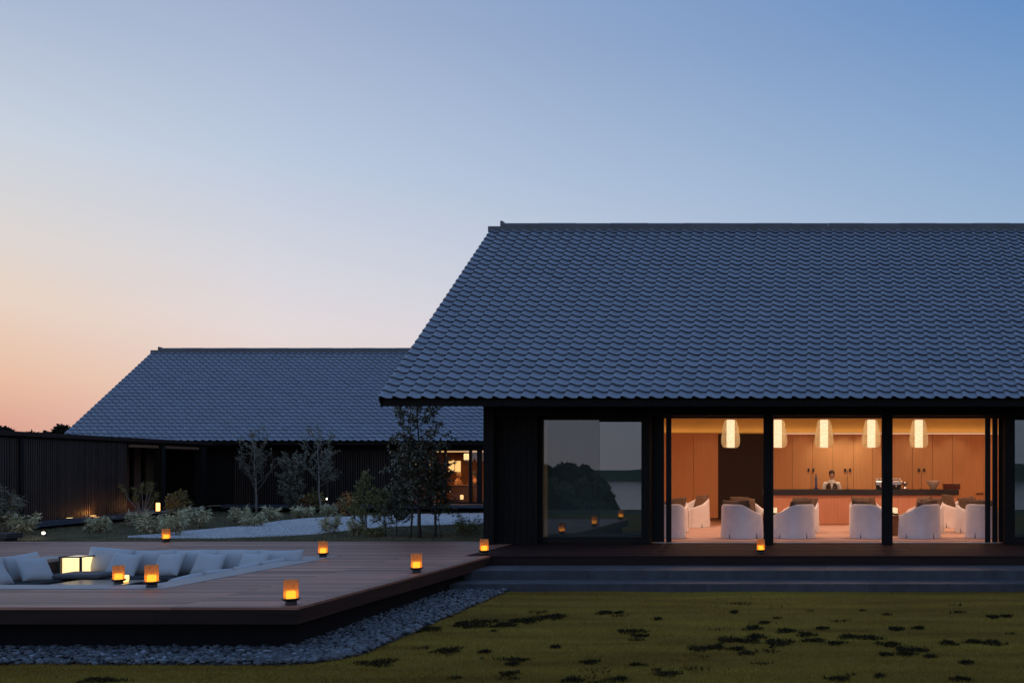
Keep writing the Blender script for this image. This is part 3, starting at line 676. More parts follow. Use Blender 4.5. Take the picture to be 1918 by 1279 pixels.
# light of the room: ceiling downlights and the wash along the back wall
for (x, y) in ((-3.6, 22.8), (-1.2, 22.8), (1.4, 22.8), (4.0, 22.8), (6.5, 23.2), (-3.6, 25.6), (-1.2, 25.6), (1.4, 25.6), (4.0, 25.6), (6.5, 26)):
    MB().lathe([(.10, 0), (.11, .02), (.11, .03)], 16, (x, y, 2.969)).build('downlight', M_IRON, house)
    area_light('downlight_lamp', (x, y, 2.96), (.5, .5), 31, (1, .61, .39), house)
for x in (-4.9, -3.3, -.63, .0, .52, 1.08, 2.2, 2.75, 3.6, 4.9):
    point_light('wall_washer', (x, RB - .75, 2.93), (14 if x > -1 else 4) if x not in (.52, 1.08, .0) else 44, (1, .84, .58), .04, house, spot=R(75), rot=(R(14), 0, 0))

# bar counter: its own thing in the room
bar = empty('bar_counter', (1, 27.5, 0)); tag(bar, 'long bar counter with black top and cedar front below the pendant lamps', 'counter')
x = -1.62
for i in range(8):
    w = (3.50 + 1.62) / 8; box('front_panel', M_WOODBAR, bar, x + .002, x + w - .002, 27.22, 27.26, .01, .775); x += w
box('body', M_WOODBAR, bar, -1.60, 3.48, 27.262, 27.86, .01, .77)
MB().box(-1.66, 3.56, 27.16, 27.92, .78, .925).build('counter_top', M_COUNTER, bar, bevel=.004)

# ================================================================== far wing with the dining room
wing = empty('dining_wing', (-18, 40, 0)); tag(wing, 'long dark wing with blue-grey tiled roof behind the garden, dining room lit', 'building')
roof(wing, -28.2, -2.2, (37.6, 2.475), (43.0, 6.37))
WYF = 38.75
LED = .12
box('plinth', M_LEDGE, wing, -22.4, -3, 37.95, 38.5, .0, LED); box('plinth_base', M_PLINTH, wing, -22.3, -3, 38.15, 47, -.5, -.002)
box('floor', M_TABLE, wing, -19, -3, 38.5, 47.0, .0, .135)
box('wall_backing', M_BLACK, wing, -27.5, -15.62, WYF + .02, WYF + .14, .121, 3.1)
box('eave_beam', M_BLACK, wing, -27.5, -3, WYF - .12, WYF + .018, 2.16, 3.1)
sl = MB().box(-.026, .026, -.05, 0, 0, 2.03).mesh('slat'); sl.materials.append(M_SLAT)
x = -22.3
while x < -14.5:
    if not (-15.62 < x < -14.6 and int(x * 100) % 3 == 0): link('slat', sl, wing, Vector((x, WYF + .016, .124)) - Vector(wing.location))
    x += .088
box('side_wall', M_BLACK, wing, -27.6, -27.45, WYF, 47, -.2, 3.2); box('back_wall', M_BLACK, wing, -27.4, -3, 47, 47.15, -.2, 3.0); box('side_wall', M_BLACK, wing, -3, -2.85, WYF, 47, -.2, 3.2)
# dining room inside
M_DIN = mat('dining_wall', (.26, .12, .05), .6, .3, var=.15, vscale=3)
M_PAPER = emat('lit_paper', (1, .58, .20), 1.35)
M_LAMPW = emat('small_lamp', (1, .70, .38), 2.5)
box('room_back', M_DIN, wing, -18.6, -5, 43.4, 43.5, .136, 2.3); box('room_ceiling', M_DIN, wing, -18.6, -5, 38.9, 43.4, 2.14, 2.2)
box('room_side', M_DIN, wing, -18.7, -18.6, 38.9, 43.4, .136, 2.14)
for (a, b, c, d) in ((839.3, 849.6, 862, 883.5), (851.4, 861.5, 863, 883.2)):
    p, q = P(a, c, 43.3), P(b, d, 43.3)
    s = MB().box(p.x, q.x, 43.36, 43.39, q.z, p.z).build('paper_screen', M_PAPER, wing)
    MB().box(p.x - .02, q.x + .02, 43.391, 43.399, q.z - .02, p.z + .02).build('screen_frame', M_TABLE, wing)
p, q = P(768.5, 860, 43.3), P(779.5, 883, 43.3); MB().box(p.x - .2, q.x, 43.36, 43.39, q.z, p.z).build('paper_screen', M_PAPER, wing)
p, q = P(804, 873, 43.3), P(811, 896, 43.3); MB().box(p.x, q.x, 43.36, 43.39, q.z, p.z + .4).build('paper_screen', emat('dim_paper', (1, .55, .2), .7), wing)
def Xw(px): return (px - CX) / F * WYF
box('light_cove', emat('dining_cove', (1, .55, .22), .9), wing, Xw(806), Xw(905), 39.2, 39.26, 2.09, 2.138)
for (a, b) in ((832.5, 836.5), (879, 884), (894, 902.5), (800, 804), (915, 919), (935, 939)): box('window_post', M_FRAME, wing, Xw(a), Xw(b), WYF - .05, WYF + .05, .136, 2.159)
box('window_sill', M_FRAME, wing, Xw(804) + .01, -3.1, WYF - .03, WYF + .03, .136, .20)
for (a, b) in ((804, 832.5), (836.5, 879), (884, 894), (902.5, 915)): box('pane', M_GLASSDIM, wing, Xw(a) + .004, Xw(b) - .004, WYF - .004, WYF + .004, .202, 2.155)
area_light('dining_fill', (-14, 40.8, 2.1), (5, 2.2), 85, (1, .42, .12), wing)  # unseen fill light added to brighten the dining room, no fixture
for (px, py) in ((830, 920.5), (805, 938.3)):
    c = P(px, py, 38.4); MB().lathe([(.005, -.03), (.03, -.02), (.035, 0), (.03, .02), (.005, .03)], 10, c).build('step_light', M_LAMPW, wing, smooth=True)

# ================================================================== low slatted wing on the other side of the garden
ang = math.atan2(5.2, -.9)
A0 = Vector((-20.3 - .173 * (20 - 26.2), 20.0, 0))
low = empty('slatted_wing', A0, ang); tag(low, 'low flat wing clad in dark vertical slats beside the garden', 'building')
def lbox(name, m, x0, x1, y0, y1, z0, z1):           # x along the wall away from us, y inwards
    b = MB().box(x0, x1, y0, y1, z0, z1); me = b.mesh(name); me.materials.append(m); return link(name, me, low)
S1, S2 = 11.13, 16.45
lbox('wall_backing', M_BLACK, 2, S1 - .02, .03, .2, .0, 2.29)
lbox('roof', M_FASCIA, 1.9, S2 + .6, -.12, 7, 2.30, 2.41); lbox('roof_soffit', M_BLACK, 1.9, S2 + .6, -.02, 7, 2.24, 2.298)
lbox('ledge', M_LEDGE, 2, S1 + .15, -.32, .6, .0, LED); lbox('ledge_base', M_PLINTH, 2, S2 + .3, -.05, .6, -.5, -.002)
ls = MB().box(-.03, .03, -.045, 0, .125, 2.238).mesh('slat'); ls.materials.append(M_SLAT)
x = 4.0
while x < S1:
    link('slat', ls, low, (x, .028, 0)); x += .098
lbox('post', M_BLACK, 5.70, 5.86, -.06, .028, .122, 2.239)
lbox('side_wall', M_BLACK, S1 - .1, S1 + .02, .21, 2.2, .0, 2.239)
lbox('porch_floor', M_RIM, S1 + .02, S2, -.1, 2.1, .05, .118)
for a in (13.22, S2 - .2): lbox('post', M_BLACK, a, a + .26, -.08, .16, .12, 2.239)
lbox('porch_wall', mat('porch_boards', (.12, .075, .055), .7, .2), S1, S2 + .5, 1.5, 1.6, .1, 2.239)
for (a, b) in ((S1 + .12, 13.15), (13.6, S2 - .3)): lbox('header_board', mat('header_wood', (.17, .095, .055), .6, .3), a, b, -.02, .02, 2.13, 2.215)
for (a, b) in ((S1 + .06, 13.2), (13.5, S2 - .22)): lbox('low_screen', mat('low_screen_wood', (.16, .06, .03), .6, .3), a, b, .55, .6, .12, .44)
lbox('end_wall', M_BLACK, S2 + .07, S2 + .25, -.05, 7, -.2, 2.239)
for a in (12.2, 14.6, 15.4): lbox('window_stile', M_FRAME, a, a + .1, 1.40, 1.498, .12, 2.238)
lamp = MB().lathe([(.03, 0), (.085, .005), (.09, .02), (.09, .03)], 14).mesh('ledge_uplight'); lamp.materials.append(M_IRON)
Y118 = 15.767 / ((CX - 118) / F - .173); Y167 = 15.767 / ((CX - 167) / F - .173); c = Vector((-15.767 - .173 * Y118, Y118, LED))
def to_low(p): return Matrix.Rotation(-ang, 3, 'Z') @ (Vector(p) - A0)
q = to_low(c); o = link('recessed_light', lamp, low, (q.x, -.16, LED)); 
lens = MB().lathe([(.02, .031), (.075, .031), (.075, .034)], 14).mesh('lens'); lens.materials.append(emat('uplight_lens', (1, .72, .25), 2.0)); link('lens', lens, o)
c = Vector((-15.767 - .173 * Y167, Y167, LED)); q = to_low(c); o2 = link('recessed_light', lamp, low, (q.x, -.10, LED)); link('lens', lens, o2)
pl_ = point_light('wash_lamp', (0, 0, 0), 4.5, (1, .38, .08), .03); pl_.parent = low; pl_.location = (q.x, -.17, LED + .10)

# ================================================================== things on the deck
M_AMBER = sheer('amber_ribbed_glass', (.98, .80, .56), (.88, .50, .27), .42, rough=.15, gloss=.05)
M_CANDLE = emat('candle_glow', (1, .58, .06), 4.2, (.9, .6, .3))
M_FLAME = emat('candle_flame', (1, .68, .16), 9.0)
def make_lantern():
    r = empty('candle_lantern', (0, 0, 0))
    MB().lathe([(.055, 0), (.060, .004), (.058, .03), (.055, .036)], 20).build('foot', M_IRON, r, smooth=False)
    MB().lathe([(.052, .037), (.075, .044), (.094, .064), (.096, .071), (.088, .071), (.070, .060), (.02, .058)], 28).build('dish', M_IRON, r, smooth=True)
    g = MB().lathe([(.071, .062), (.072, .10), (.072, .20), (.071, .262), (.068, .262), (.068, .066)], 44, ribs=1, amp=.022, caps=False).build('glass', M_AMBER, r)
    c = MB().lathe([(.046, .064), (.048, .07), (.048, .138), (.043, .146), (.02, .142)], 18).build('candle', M_CANDLE, r, smooth=True)
    return r
lant0 = make_lantern()
LANT = [(545, 1133, 'amber candle lantern on the corner of the deck above the pebbles', 1.03), (780, 1073, 'amber candle lantern on the deck edge midway along the pebble strip', 1.03),
        (907, 1039, 'amber candle lantern beside the corner post of the lounge house', 1.0), (605, 1044.5, 'amber candle lantern on the far tip of the pale pit rim', 1.0),
        (311, 1016, 'amber candle lantern at the back deck edge beside the gravel path', 1.02), (284, 1101, 'amber candle lantern on the near corner of the pit rim', 1.06),
        (222, 1095.5, 'amber candle lantern on the pit rim, left of the rim corner one', .92), (1425, 1037.5, 'amber candle lantern on the veranda before the open lounge', .95)]
for i, (px, py, lab, sc) in enumerate(LANT):
    o = lant0 if i == 0 else copy_tree(lant0)
    p = G(px, py - 1.5, .003); rim = py > 1090 and px < 300 or px == 605
    o.location = (p.x, p.y, .0075 if rim else .0035); o.scale = (sc, sc, sc); o.rotation_euler = (0, 0, i * 1.1)
    tag(o, lab, 'lantern', 'candle lanterns on the deck')

# sunken sofa ----------------------------------------------------------
sofa = empty('sunken_sofa', (-10.8, 15.2, -.8)); tag(sofa, 'dark built-in sofa running round three sides of the sunken pit', 'sofa')
ST = -.22; SD = .95
box('seat_base', M_PITWALL, sofa, IX0 + .004, IX1 - .004, IY1 - SD, IY1 - .004, -.8, ST - .125)
box('seat_base', M_PITWALL, sofa, IX0 + .004, IX0 + SD, IY0 + .004, IY1 - SD - .004, -.8, ST - .125)
box('seat_base', M_PITWALL, sofa, IX1 - SD, IX1 - .004, IY0 + .004, IY1 - SD - .004, -.8, ST - .125)
def pad(x0, x1, y0, y1): MB().box(x0 + .006, x1 - .006, y0 + .006, y1 - .006, ST - .123, ST).build('seat_pad', M_SEAT, sofa, bevel=.02)
for a in np.arange(IX0, IX1 - .5, (IX1 - IX0) / 4): pad(a + .002, a + (IX1 - IX0) / 4 - .002, IY1 - SD, IY1 - .004)
for a in np.arange(IY0, IY1 - SD - .2, (IY1 - SD - IY0) / 3):
    h = (IY1 - SD - IY0) / 3; pad(IX0 + .004, IX0 + SD, a + .002, a + h - .002); pad(IX1 - SD, IX1 - .004, a + .002, a + h - .002)

def pillow_mesh(name, w, h, t, m, n=13, seed=0, pinch=.05):
    rr = random.Random(seed); V = []; idx = {}
    ph = [rr.uniform(0, 6.28) for _ in range(4)]
    for side in (0, 1):
        for i in range(n):
            for j in range(n):
                edge = i in (0, n - 1) or j in (0, n - 1)
                if side and edge: idx[(1, i, j)] = idx[(0, i, j)]; continue
                u, v = -1 + 2 * i / (n - 1), -1 + 2 * j / (n - 1)
                su, sv = math.sin(u * math.pi / 2), math.sin(v * math.pi / 2)
                x = su * w / 2 * (1 - pinch * (1 - sv ** 2) * abs(su) ** 3); y = sv * h / 2 * (1 - pinch * (1 - su ** 2) * abs(sv) ** 3)
                th = t / 2 * max(0, (1 - su ** 4)) ** .62 * max(0, (1 - sv ** 4)) ** .62
                th *= 1 + .07 * math.sin(3 * su + ph[0]) * math.cos(2.4 * sv + ph[1]); z = (1 if not side else -1) * (th + .004)
                y += .008 * math.sin(2 * su + ph[2]); 
                if edge: z = .006 * math.sin(4 * su + ph[3])
                idx[(side, i, j)] = len(V); V.append((x, y, z))
    FCs = []
    for side in (0, 1):
        for i in range(n - 1):
            for j in range(n - 1):
                q = [idx[(side, i, j)], idx[(side, i + 1, j)], idx[(side, i + 1, j + 1)], idx[(side, i, j + 1)]]
                FCs.append(q if not side else q[::-1])
    me = bpy.data.meshes.new(name); me.from_pydata(V, [], FCs); me.materials.append(m); me.shade_smooth(); me.update(); return me
BACKC = [pillow_mesh('back_cushion', .73, .42, .19, M_CUSH, seed=i, pinch=.02) for i in range(3)]
THROW = [pillow_mesh('throw_cushion', .47, .43, .16, M_CUSH, seed=10 + i, pinch=.07) for i in range(3)]
def stand(nm, me, c, face, lean, roll, lab, grp, sc=(1, 1, 1), cat='cushion'):
    """cushion standing on its lower edge: FACE is the compass angle its front looks to, LEAN tips its top back"""
    o = link(nm, me, None, c, (0, 0, 0), sc)
    o.rotation_euler = (Matrix.Rotation(face, 4, 'Z') @ Matrix.Rotation(R(90) - lean, 4, 'X') @ Matrix.Rotation(roll, 4, 'Z')).to_euler()
    tag(o, lab, cat, grp); return o
GB, GT = 'grey back cushions in the sunken pit', 'grey scatter cushions in the sunken pit'
ordn = ['first', 'second', 'third', 'fourth', 'fifth']
yb = IY1 - .20
for i, (px, w) in enumerate(((209, 1.02), (288, 1.0), (366, 1.0), (445, 1.0), (524, 1.0))):
    x = (px - CX) / F * yb; dz = .02 if i == 0 else 0
    stand('back_cushion', BACKC[i % 3], (x, yb - (.05 if i == 0 else 0), ST + .175 + dz), 0, R(17), R([-3, 1, -1, 1.5, 0][i]), f'grey back cushion along the far side of the pit, {ordn[i]} from the lit box lamp', GB, (w, 1.02 + (.05 if i == 0 else 0), 1))
for i, (px, py, roll) in enumerate(((232, 1064, -5), (316, 1063, 3), (391, 1063, -4), (473, 1061, 2))):
    y = yb - .33; x = (px - CX) / F * y
    stand('throw_cushion', THROW[i % 3], (x, y, ST + .165), R([6, -8, 5, -4][i]), R(36), R(roll), f'square grey scatter cushion on the far seat, {ordn[i]} from the lit box lamp', GT)
xl = IX0 + .20
for i, y in enumerate((IY1 - .98, IY1 - 1.72, IY1 - 2.46)):
    stand('back_cushion', BACKC[(i + 1) % 3], (xl + .02, y, ST + .175), R(90), R(17), R([2, -2, 1][i]), f'grey back cushion left of the box lamp, {ordn[i]} from it', GB, (1, 1, 1))
for i, (y, a) in enumerate(((IY1 - 1.25, 72), (IY1 - 2.05, 84))):
    stand('throw_cushion', THROW[i % 3], (xl + .40, y, ST + .165), R(a), R(36), R([-3, 4][i]), f'square grey scatter cushion left of the box lamp, {["nearer to it", "cut by the picture edge"][i]}', GT)
xr = IX1 - .17
for i, y in enumerate((IY1 - .62, IY1 - 1.36, IY1 - 2.10, IY1 - 2.84)):
    stand('back_cushion', BACKC[i % 3], (xr, y, ST + .055 - (.0, .005, .01, .02)[i]), R(-90), R(12), R([1, -2, 1.5, -1][i]), f'grey back cushion showing over the diagonal pit rim, {ordn[i]} from the rim tip', GB, (1, 1, 1))
# lit box lamp in the far corner and the slab in front of it
bl = empty('box_lamp', P(147, 1060, IY1 - .42)); bl.location.z = ST + .002; bl.rotation_euler = (0, 0, R(-2)); tag(bl, 'glowing square box lamp with dark frame in the corner of the pit', 'lamp')
w_, h_ = .17, .285
def child(nm, m, mbx, par, bev=0):
    me = mbx.mesh(nm); me.materials.append(m); o = link(nm, me, par)
    if bev: bv = o.modifiers.new('bevel', 'BEVEL'); bv.width = bev; bv.segments = 2
    return o
M_BOXGLOW = emat('box_lamp_paper', (1, .64, .22), 1.5)
child('paper_side', M_BOXGLOW, MB().box(-w_ + .02, w_ - .02, -w_ + .02, w_ - .02, .02, h_ - .012), bl)
for a in (-1, 1):
    for b in (-1, 1): child('frame_post', M_IRON, MB().box(a * w_ - .014, a * w_ + .014, b * w_ - .014, b * w_ + .014, 0, h_), bl)
child('frame_top', M_IRON, MB().box(-w_ - .015, w_ + .015, -w_ - .015, -w_ + .012, h_ + .001, h_ + .022).box(-w_ - .015, w_ + .015, w_ - .012, w_ + .015, h_ + .001, h_ + .022).box(-w_ - .015, -w_ + .012, -w_ + .012, w_ - .012, h_ + .001, h_ + .022).box(w_ - .012, w_ + .015, -w_ + .012, w_ - .012, h_ + .001, h_ + .022), bl)
child('top_pane', emat('box_lamp_top', (1, .72, .38), .55), MB().box(-w_ + .013, w_ - .013, -w_ + .013, w_ - .013, h_ - .004, h_ + .012), bl)
sp = P(150, 1080, IY1 - .95); 
sl_ = MB().box(-.34, .34, -.27, .27, 0, .075).build('corner_pad', M_SLAB, None, origin=(0, 0, 0), bevel=.03); sl_.location = (sp.x + .02, IY1 - .86, ST + .002); sl_.rotation_euler = (0, 0, R(4)); tag(sl_, 'flat dark grey pad lying on the seat before the box lamp', 'pad')
# low glossy table in the middle of the pit
lt = empty('pit_table', (-10.9, 15.25, -.8)); tag(lt, 'low dark table with polished top in the middle of the pit', 'table')
MB().box(-11.45, -10.35, 14.75, 15.75, -.25, -.205).build('table_top', mat('polished_top', (.02, .02, .022), .32, .4), lt, bevel=.006)
MB().box(-11.2, -10.6, 15.0, 15.5, -.8, -.252).build('table_base', M_PITWALL, lt)
tl_ = MB().lathe([(.03, 0), (.045, .01), (.05, .06), (.045, .10), (.02, .102)], 16, (-10.56, 15.45, -.204)).build('tea_light', emat('tea_glow', (1, .55, .12), 2.5), None, smooth=True); tag(tl_, 'small glowing tea light on the low pit table', 'candle')

# ================================================================== inside the lounge
M_PEND = emat('pendant_tube', (1, .90, .68), 1.25)
M_WASHI = sheer('pendant_mesh', (1, .95, .84), (.70, .60, .38), .48, noise=95, gloss=.0)
def make_pendant():
    r = empty('pendant_lamp', (0, 0, 0))
    prof = [(.125, .655), (.14, .65), (.158, .60), (.185, .48), (.212, .32), (.225, .19), (.222, .11), (.205, .045), (.175, .008), (.13, -.005)]
    MB().lathe(prof, 36, caps=False).build('mesh_shade', M_WASHI, r, smooth=True)
    MB().lathe([(.09, .0), (.096, .004), (.096, .655), (.09, .66)], 28).build('inner_tube', M_PEND, r, smooth=False)
    MB().tube([(0, 0, .661), (0, 0, .985)], .006).build('cord', M_IRON, r)
    return r
p0 = make_pendant(); PY_ = 24.5
for i, (px, lab) in enumerate(((1368.5, 'white pendant lamp in mesh shade before the dark wall panel'), (1457, 'white pendant lamp half hidden by the first black post'),
        (1543.5, 'white pendant lamp in mesh shade above the barman'), (1632, 'white pendant lamp in mesh shade just left of the second black post'), (1721, 'white pendant lamp in mesh shade right of the second black post'))):
    o = p0 if i == 0 else copy_tree(p0); c = P(px, 838, PY_); o.location = (c.x, PY_, c.z); tag(o, lab, 'pendant lamp', 'pendant lamps over the lounge')

def tub_chair():
    r = empty('tub_chair', (0, 0, 0)); n = 30; A = R(128)
    def plan(th, k=1.0):                              # back at -y
        a, b = .415 * k, .41 * k; c, s = math.sin(th), -math.cos(th); e = 2 / 2.7
        return (a * math.copysign(abs(c) ** e, c), b * math.copysign(abs(s) ** e, s))
    def top(th):
        t = abs(th); f = smooth(np.array((t - R(22)) / (A - R(22)))); return float(.725 - .235 * f)
    m = MB(); V = []; prof_n = 11
    for i in range(n + 1):
        th = -A + 2 * A * i / n; h = top(th); fl = .012 * math.sin(i * 1.9) + .006 * math.sin(i * 3.7)
        ring = [(1.035 + fl, .004), (1.02 + fl * .8, .12), (1.0 + fl * .3, .30), (.985, h - .10), (.985, h - .035), (.965, h - .008), (.92, h), (.865, h - .004), (.83, h - .025), (.80, h - .10), (.79, .36)]
        for k, z in ring: x, y = plan(th, k); V.append((x, y, z))
    F2 = [(i * prof_n + j, (i + 1) * prof_n + j, (i + 1) * prof_n + j + 1, i * prof_n + j + 1) for i in range(n) for j in range(prof_n - 1)]
    F2 += [tuple(range(prof_n))[::-1], tuple(n * prof_n + j for j in range(prof_n))]
    m.add(V, [f[::-1] for f in F2]); m.build('slipcover', M_CHAIR, r, smooth=True)
    x1, y1 = plan(A, .97); m = MB()
    pts = [plan(-A + 2 * A * i / 14, .80) for i in range(15)]
    m.prism([(x, y) for x, y in pts[::-1]][::-1], .30, .37); m.build('seat_deck', M_CHAIR, r)
    fr = MB().box(-x1 + .03, x1 - .03, y1 - .05, y1 - .01, .005, .37); fr.build('front_skirt', M_CHAIR, r)
    MB().add([(x * .98, y * .98, z) for z in (.372, .445) for x, y in pts], [tuple(range(15)), tuple(range(29, 14, -1))[::-1]] + [(i, (i + 1) % 15, (i + 1) % 15 + 15, i + 15) for i in range(15)]).build('seat_cushion', M_CHAIR, r, bevel=.02)
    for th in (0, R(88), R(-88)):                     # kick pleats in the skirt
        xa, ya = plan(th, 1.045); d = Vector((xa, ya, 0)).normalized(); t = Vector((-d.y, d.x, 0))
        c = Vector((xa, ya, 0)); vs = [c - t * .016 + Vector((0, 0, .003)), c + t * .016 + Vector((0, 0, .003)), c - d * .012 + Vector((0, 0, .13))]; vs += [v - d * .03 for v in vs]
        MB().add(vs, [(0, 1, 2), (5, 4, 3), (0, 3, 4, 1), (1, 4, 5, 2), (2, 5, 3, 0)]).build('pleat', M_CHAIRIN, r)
    return r
ch0 = tub_chair(); first = True
BR = [pillow_mesh('brown_cushion', .46, .40, .14, M_BROWN, seed=30 + i, pinch=.07) for i in range(3)]
T1c, T2c, T0c, T3c = (-1.23, 22.85), (1.46, 22.85), (-3.95, 22.95), (4.20, 22.95)
CH = [ # px centre, depth, table it faces, name of place
    (1246, 22.05, T0c, 'cut off by the door stack, front row'), (1390, 22.05, T1c, 'front row, left of the first black post'), (1487, 22.05, T1c, 'front row, right of the first black post'),
    (1631, 22.10, T2c, 'front row, left of the second black post'), (1722, 22.02, T2c, 'front row, right of the second black post'), (1847, 22.1, T3c, 'front row, beside the stacked door leaves on the right'),
    (1253, 23.7, T0c, 'second row behind the door stack'), (1399, 23.75, T1c, 'second row, before the dark wall panel'), (1498, 23.7, T1c, 'second row, before the bar below the barman'),
    (1626, 23.75, T2c, 'second row, just left of the second black post'), (1732, 23.7, T2c, 'second row, below the pale bowl'), (1826, 23.75, T3c, 'second row, beside the stacked door leaves on the right'),
    (1296, 25.9, (-4.6, 25.0), 'third row, alone before the cedar wall'), (1789, 25.8, (4.9, 25.0), 'third row, near the end of the bar')]
for i, (px, D, tc_, lab) in enumerate(CH):
    o = ch0 if first else copy_tree(ch0); first = False
    x = (px - CX) / F * D; f = math.atan2(tc_[1] - D, tc_[0] - x); rz = f - R(90) + R((i * 37 % 15) - 7)
    o.location = (x, D, .0085); o.rotation_euler = (0, 0, rz)
    tag(o, 'white slipcovered tub chair, ' + lab, 'armchair', 'white tub chairs in the lounge')
    for q, (off_, tw_) in enumerate(((-.10, 7), (.13, -9))):
        if q and i in (0, 3, 6, 12): continue
        loc = Matrix.Rotation(rz, 4, 'Z') @ Vector((off_, -.20 + .09 * q, .615 + .02 * q))
        stand('brown_cushion', BR[(i + q) % 3], Vector((x, D, .0085)) + loc, rz + R(180) + R(tw_), R(20), R(random.uniform(-7, 7)), ('front' if q else 'rear') + ' brown cushion on chair in ' + lab.replace('cut off by the door stack, front row', 'the front row by the door stack'), 'brown cushions on the tub chairs')
def drum_table(c, lab):
    t = empty('drum_table', (c[0], c[1], .0085)); tag(t, lab, 'table', 'round wooden tables in the lounge')
    MB().lathe([(.27, 0), (.275, .02), (.275, .40), (.26, .41)], 32, (c[0], c[1], .0085)).build('drum', M_TABLE, t)
    MB().lathe([(.40, .411), (.42, .417), (.42, .45), (.41, .456)], 40, (c[0], c[1], .0085)).build('table_top', M_TABLE, t)
drum_table(T1c, 'round wooden drum table mostly hidden by the first black post'); drum_table(T2c, 'round wooden drum table mostly hidden by the second black post')
M_FROST = emat('frosted_votive', (1, .80, .42), .75)
for (px, py, D, lab) in ((1452, 954.5, 22.85, 'frosted votive lamp right of the first black post'), (1674, 951, 22.98, 'taller frosted votive lamp right of the second black post'), (1678, 960, 22.66, 'shorter frosted votive lamp right of the second black post')):
    x = (px - CX) / F * D; c = (x, D, .0085 + .457); v = empty('votive_lamp', c); tag(v, lab, 'lamp', 'votive lamps on the drum tables')
    MB().lathe([(.045, 0), (.048, .01), (.048, .035), (.04, .036)], 16, c).build('base', M_IRON, v)
    MB().lathe([(.038, .037), (.04, .04), (.04, .15), (.036, .152)], 16, c).build('shade', M_FROST, v)

# goods on the bar ------------------------------------------------------
CT = .926
def thing_lathe(nm, m, px, D, z, prof, lab, cat, n=24):
    o = MB().lathe(prof, n, ((px - CX) / F * D, D, z)).build(nm, m, None, smooth=True); return tag(o, lab, cat)
thing_lathe('blue_bottle', mat('blue_bottle', (.05, .055, .16), .2, .6), 1528.5, 27.5, CT, [(.065, 0), (.07, .01), (.06, .03), (.034, .04), (.034, .30), (.026, .33), (.02, .34), (.02, .41), (.004, .43)], 'tall slim dark blue bottle on the bar left of the barman', 'bottle')
for px, lab in ((1519, 'thin brass stand on the bar left of the blue bottle'), (1587.5, 'thin brass stand on the bar right of the barman'), (1726, 'thin brass stand on the bar left of the pale bowl')):
    thing_lathe('brass_stand', mat('dark_brass', (.18, .10, .06), .4, .5), px, 27.55, CT, [(.05, 0), (.05, .012), (.009, .02), (.009, .50), (.003, .51)], lab, 'stand', 14)
thing_lathe('ceramic_bowl', mat('pale_ceramic', (.45, .36, .31), .5, .5), 1748, 27.5, CT, [(.07, 0), (.075, .02), (.13, .10), (.18, .20), (.185, .235), (.175, .235), (.12, .11), (.02, .04)], 'wide pale ceramic bowl on the bar', 'bowl', 32)
c = P(1782, 917, 27.5)
bx_ = empty('lacquer_box', (c.x, 27.5, CT)); tag(bx_, 'dark red lacquer box at the end of the bar', 'box'); M_LACQ = mat('red_lacquer', (.085, .018, .012), .3, .5)
MB().box(c.x - .22, c.x + .22, 27.35, 27.65, CT, CT + .10).build('box_body', M_LACQ, bx_, bevel=.004); MB().box(c.x - .225, c.x + .225, 27.345, 27.655, CT + .102, CT + .15).build('lid', M_LACQ, bx_, bevel=.004)
c = P(1664, 917, 27.5); es = empty('espresso_machine', (c.x, 27.5, CT)); tag(es, 'polished steel espresso machine behind the second black post', 'coffee machine')
MB().box(c.x - .36, c.x + .36, 27.36, 27.70, CT + .10, CT + .235).build('housing', M_STEEL, es, bevel=.03); MB().box(c.x - .33, c.x + .33, 27.42, 27.68, CT + .001, CT + .098).build('drip_body', M_IRON, es, bevel=.01)
for k in range(7): MB().lathe([(.03, 0), (.038, .01), (.04, .06), (.036, .062)], 12, (c.x - .30 + k * .10, 27.48 + (k % 2) * .1, CT + .237)).build('cup', M_SHIRT, es)
for k in (-.22, 0, .2): MB().tube([(c.x + k, 27.40, CT + .085), (c.x + k, 27.33, CT + .075), (c.x + k, 27.26, CT + .07)], [.03, .03, .014], 10).build('group_handle', M_STEEL, es)
thing_lathe('coffee_grinder', M_STEEL, 1695, 27.5, CT, [(.07, 0), (.07, .03), (.035, .06), (.035, .11), (.065, .14), (.07, .20), (.06, .205)], 'small steel coffee grinder right of the second black post', 'grinder')

# ------------------------------------------------------------------ people
def skin_body(name, pts, edges, m, parent, root, sub=2):
    me = bpy.data.meshes.new(name); me.from_pydata([p[0] for p in pts], edges, []); me.update()
    o = link(name, me, parent); md = o.modifiers.new('skin', 'SKIN'); md.use_smooth_shade = True; md.branch_smoothing = .5
    sv_ = me.skin_vertices[0].data
    for i, (p, r) in enumerate(pts): sv_[i].radius = r if isinstance(r, tuple) else (r, r); sv_[i].use_root = (i == root)
    s = o.modifiers.new('sub', 'SUBSURF'); s.levels = sub; s.render_levels = sub; me.materials.append(m); return o
def ellipsoid(c, r, nu=20, nv=14, f=None):
    V = []; FCs = []
    for i in range(nv + 1):
        a = math.pi * i / nv
        for k in range(nu):
            b = 2 * math.pi * k / nu; d = Vector((math.sin(a) * math.cos(b), math.sin(a) * math.sin(b), math.cos(a))); s = f(d) if f else 1
            V.append((c[0] + r[0] * d.x * s, c[1] + r[1] * d.y * s, c[2] + r[2] * d.z * s))
    for i in range(nv):
        for k in range(nu): FCs.append((i * nu + k, (i + 1) * nu + k, (i + 1) * nu + (k + 1) % nu, i * nu + (k + 1) % nu))
    return V, FCs
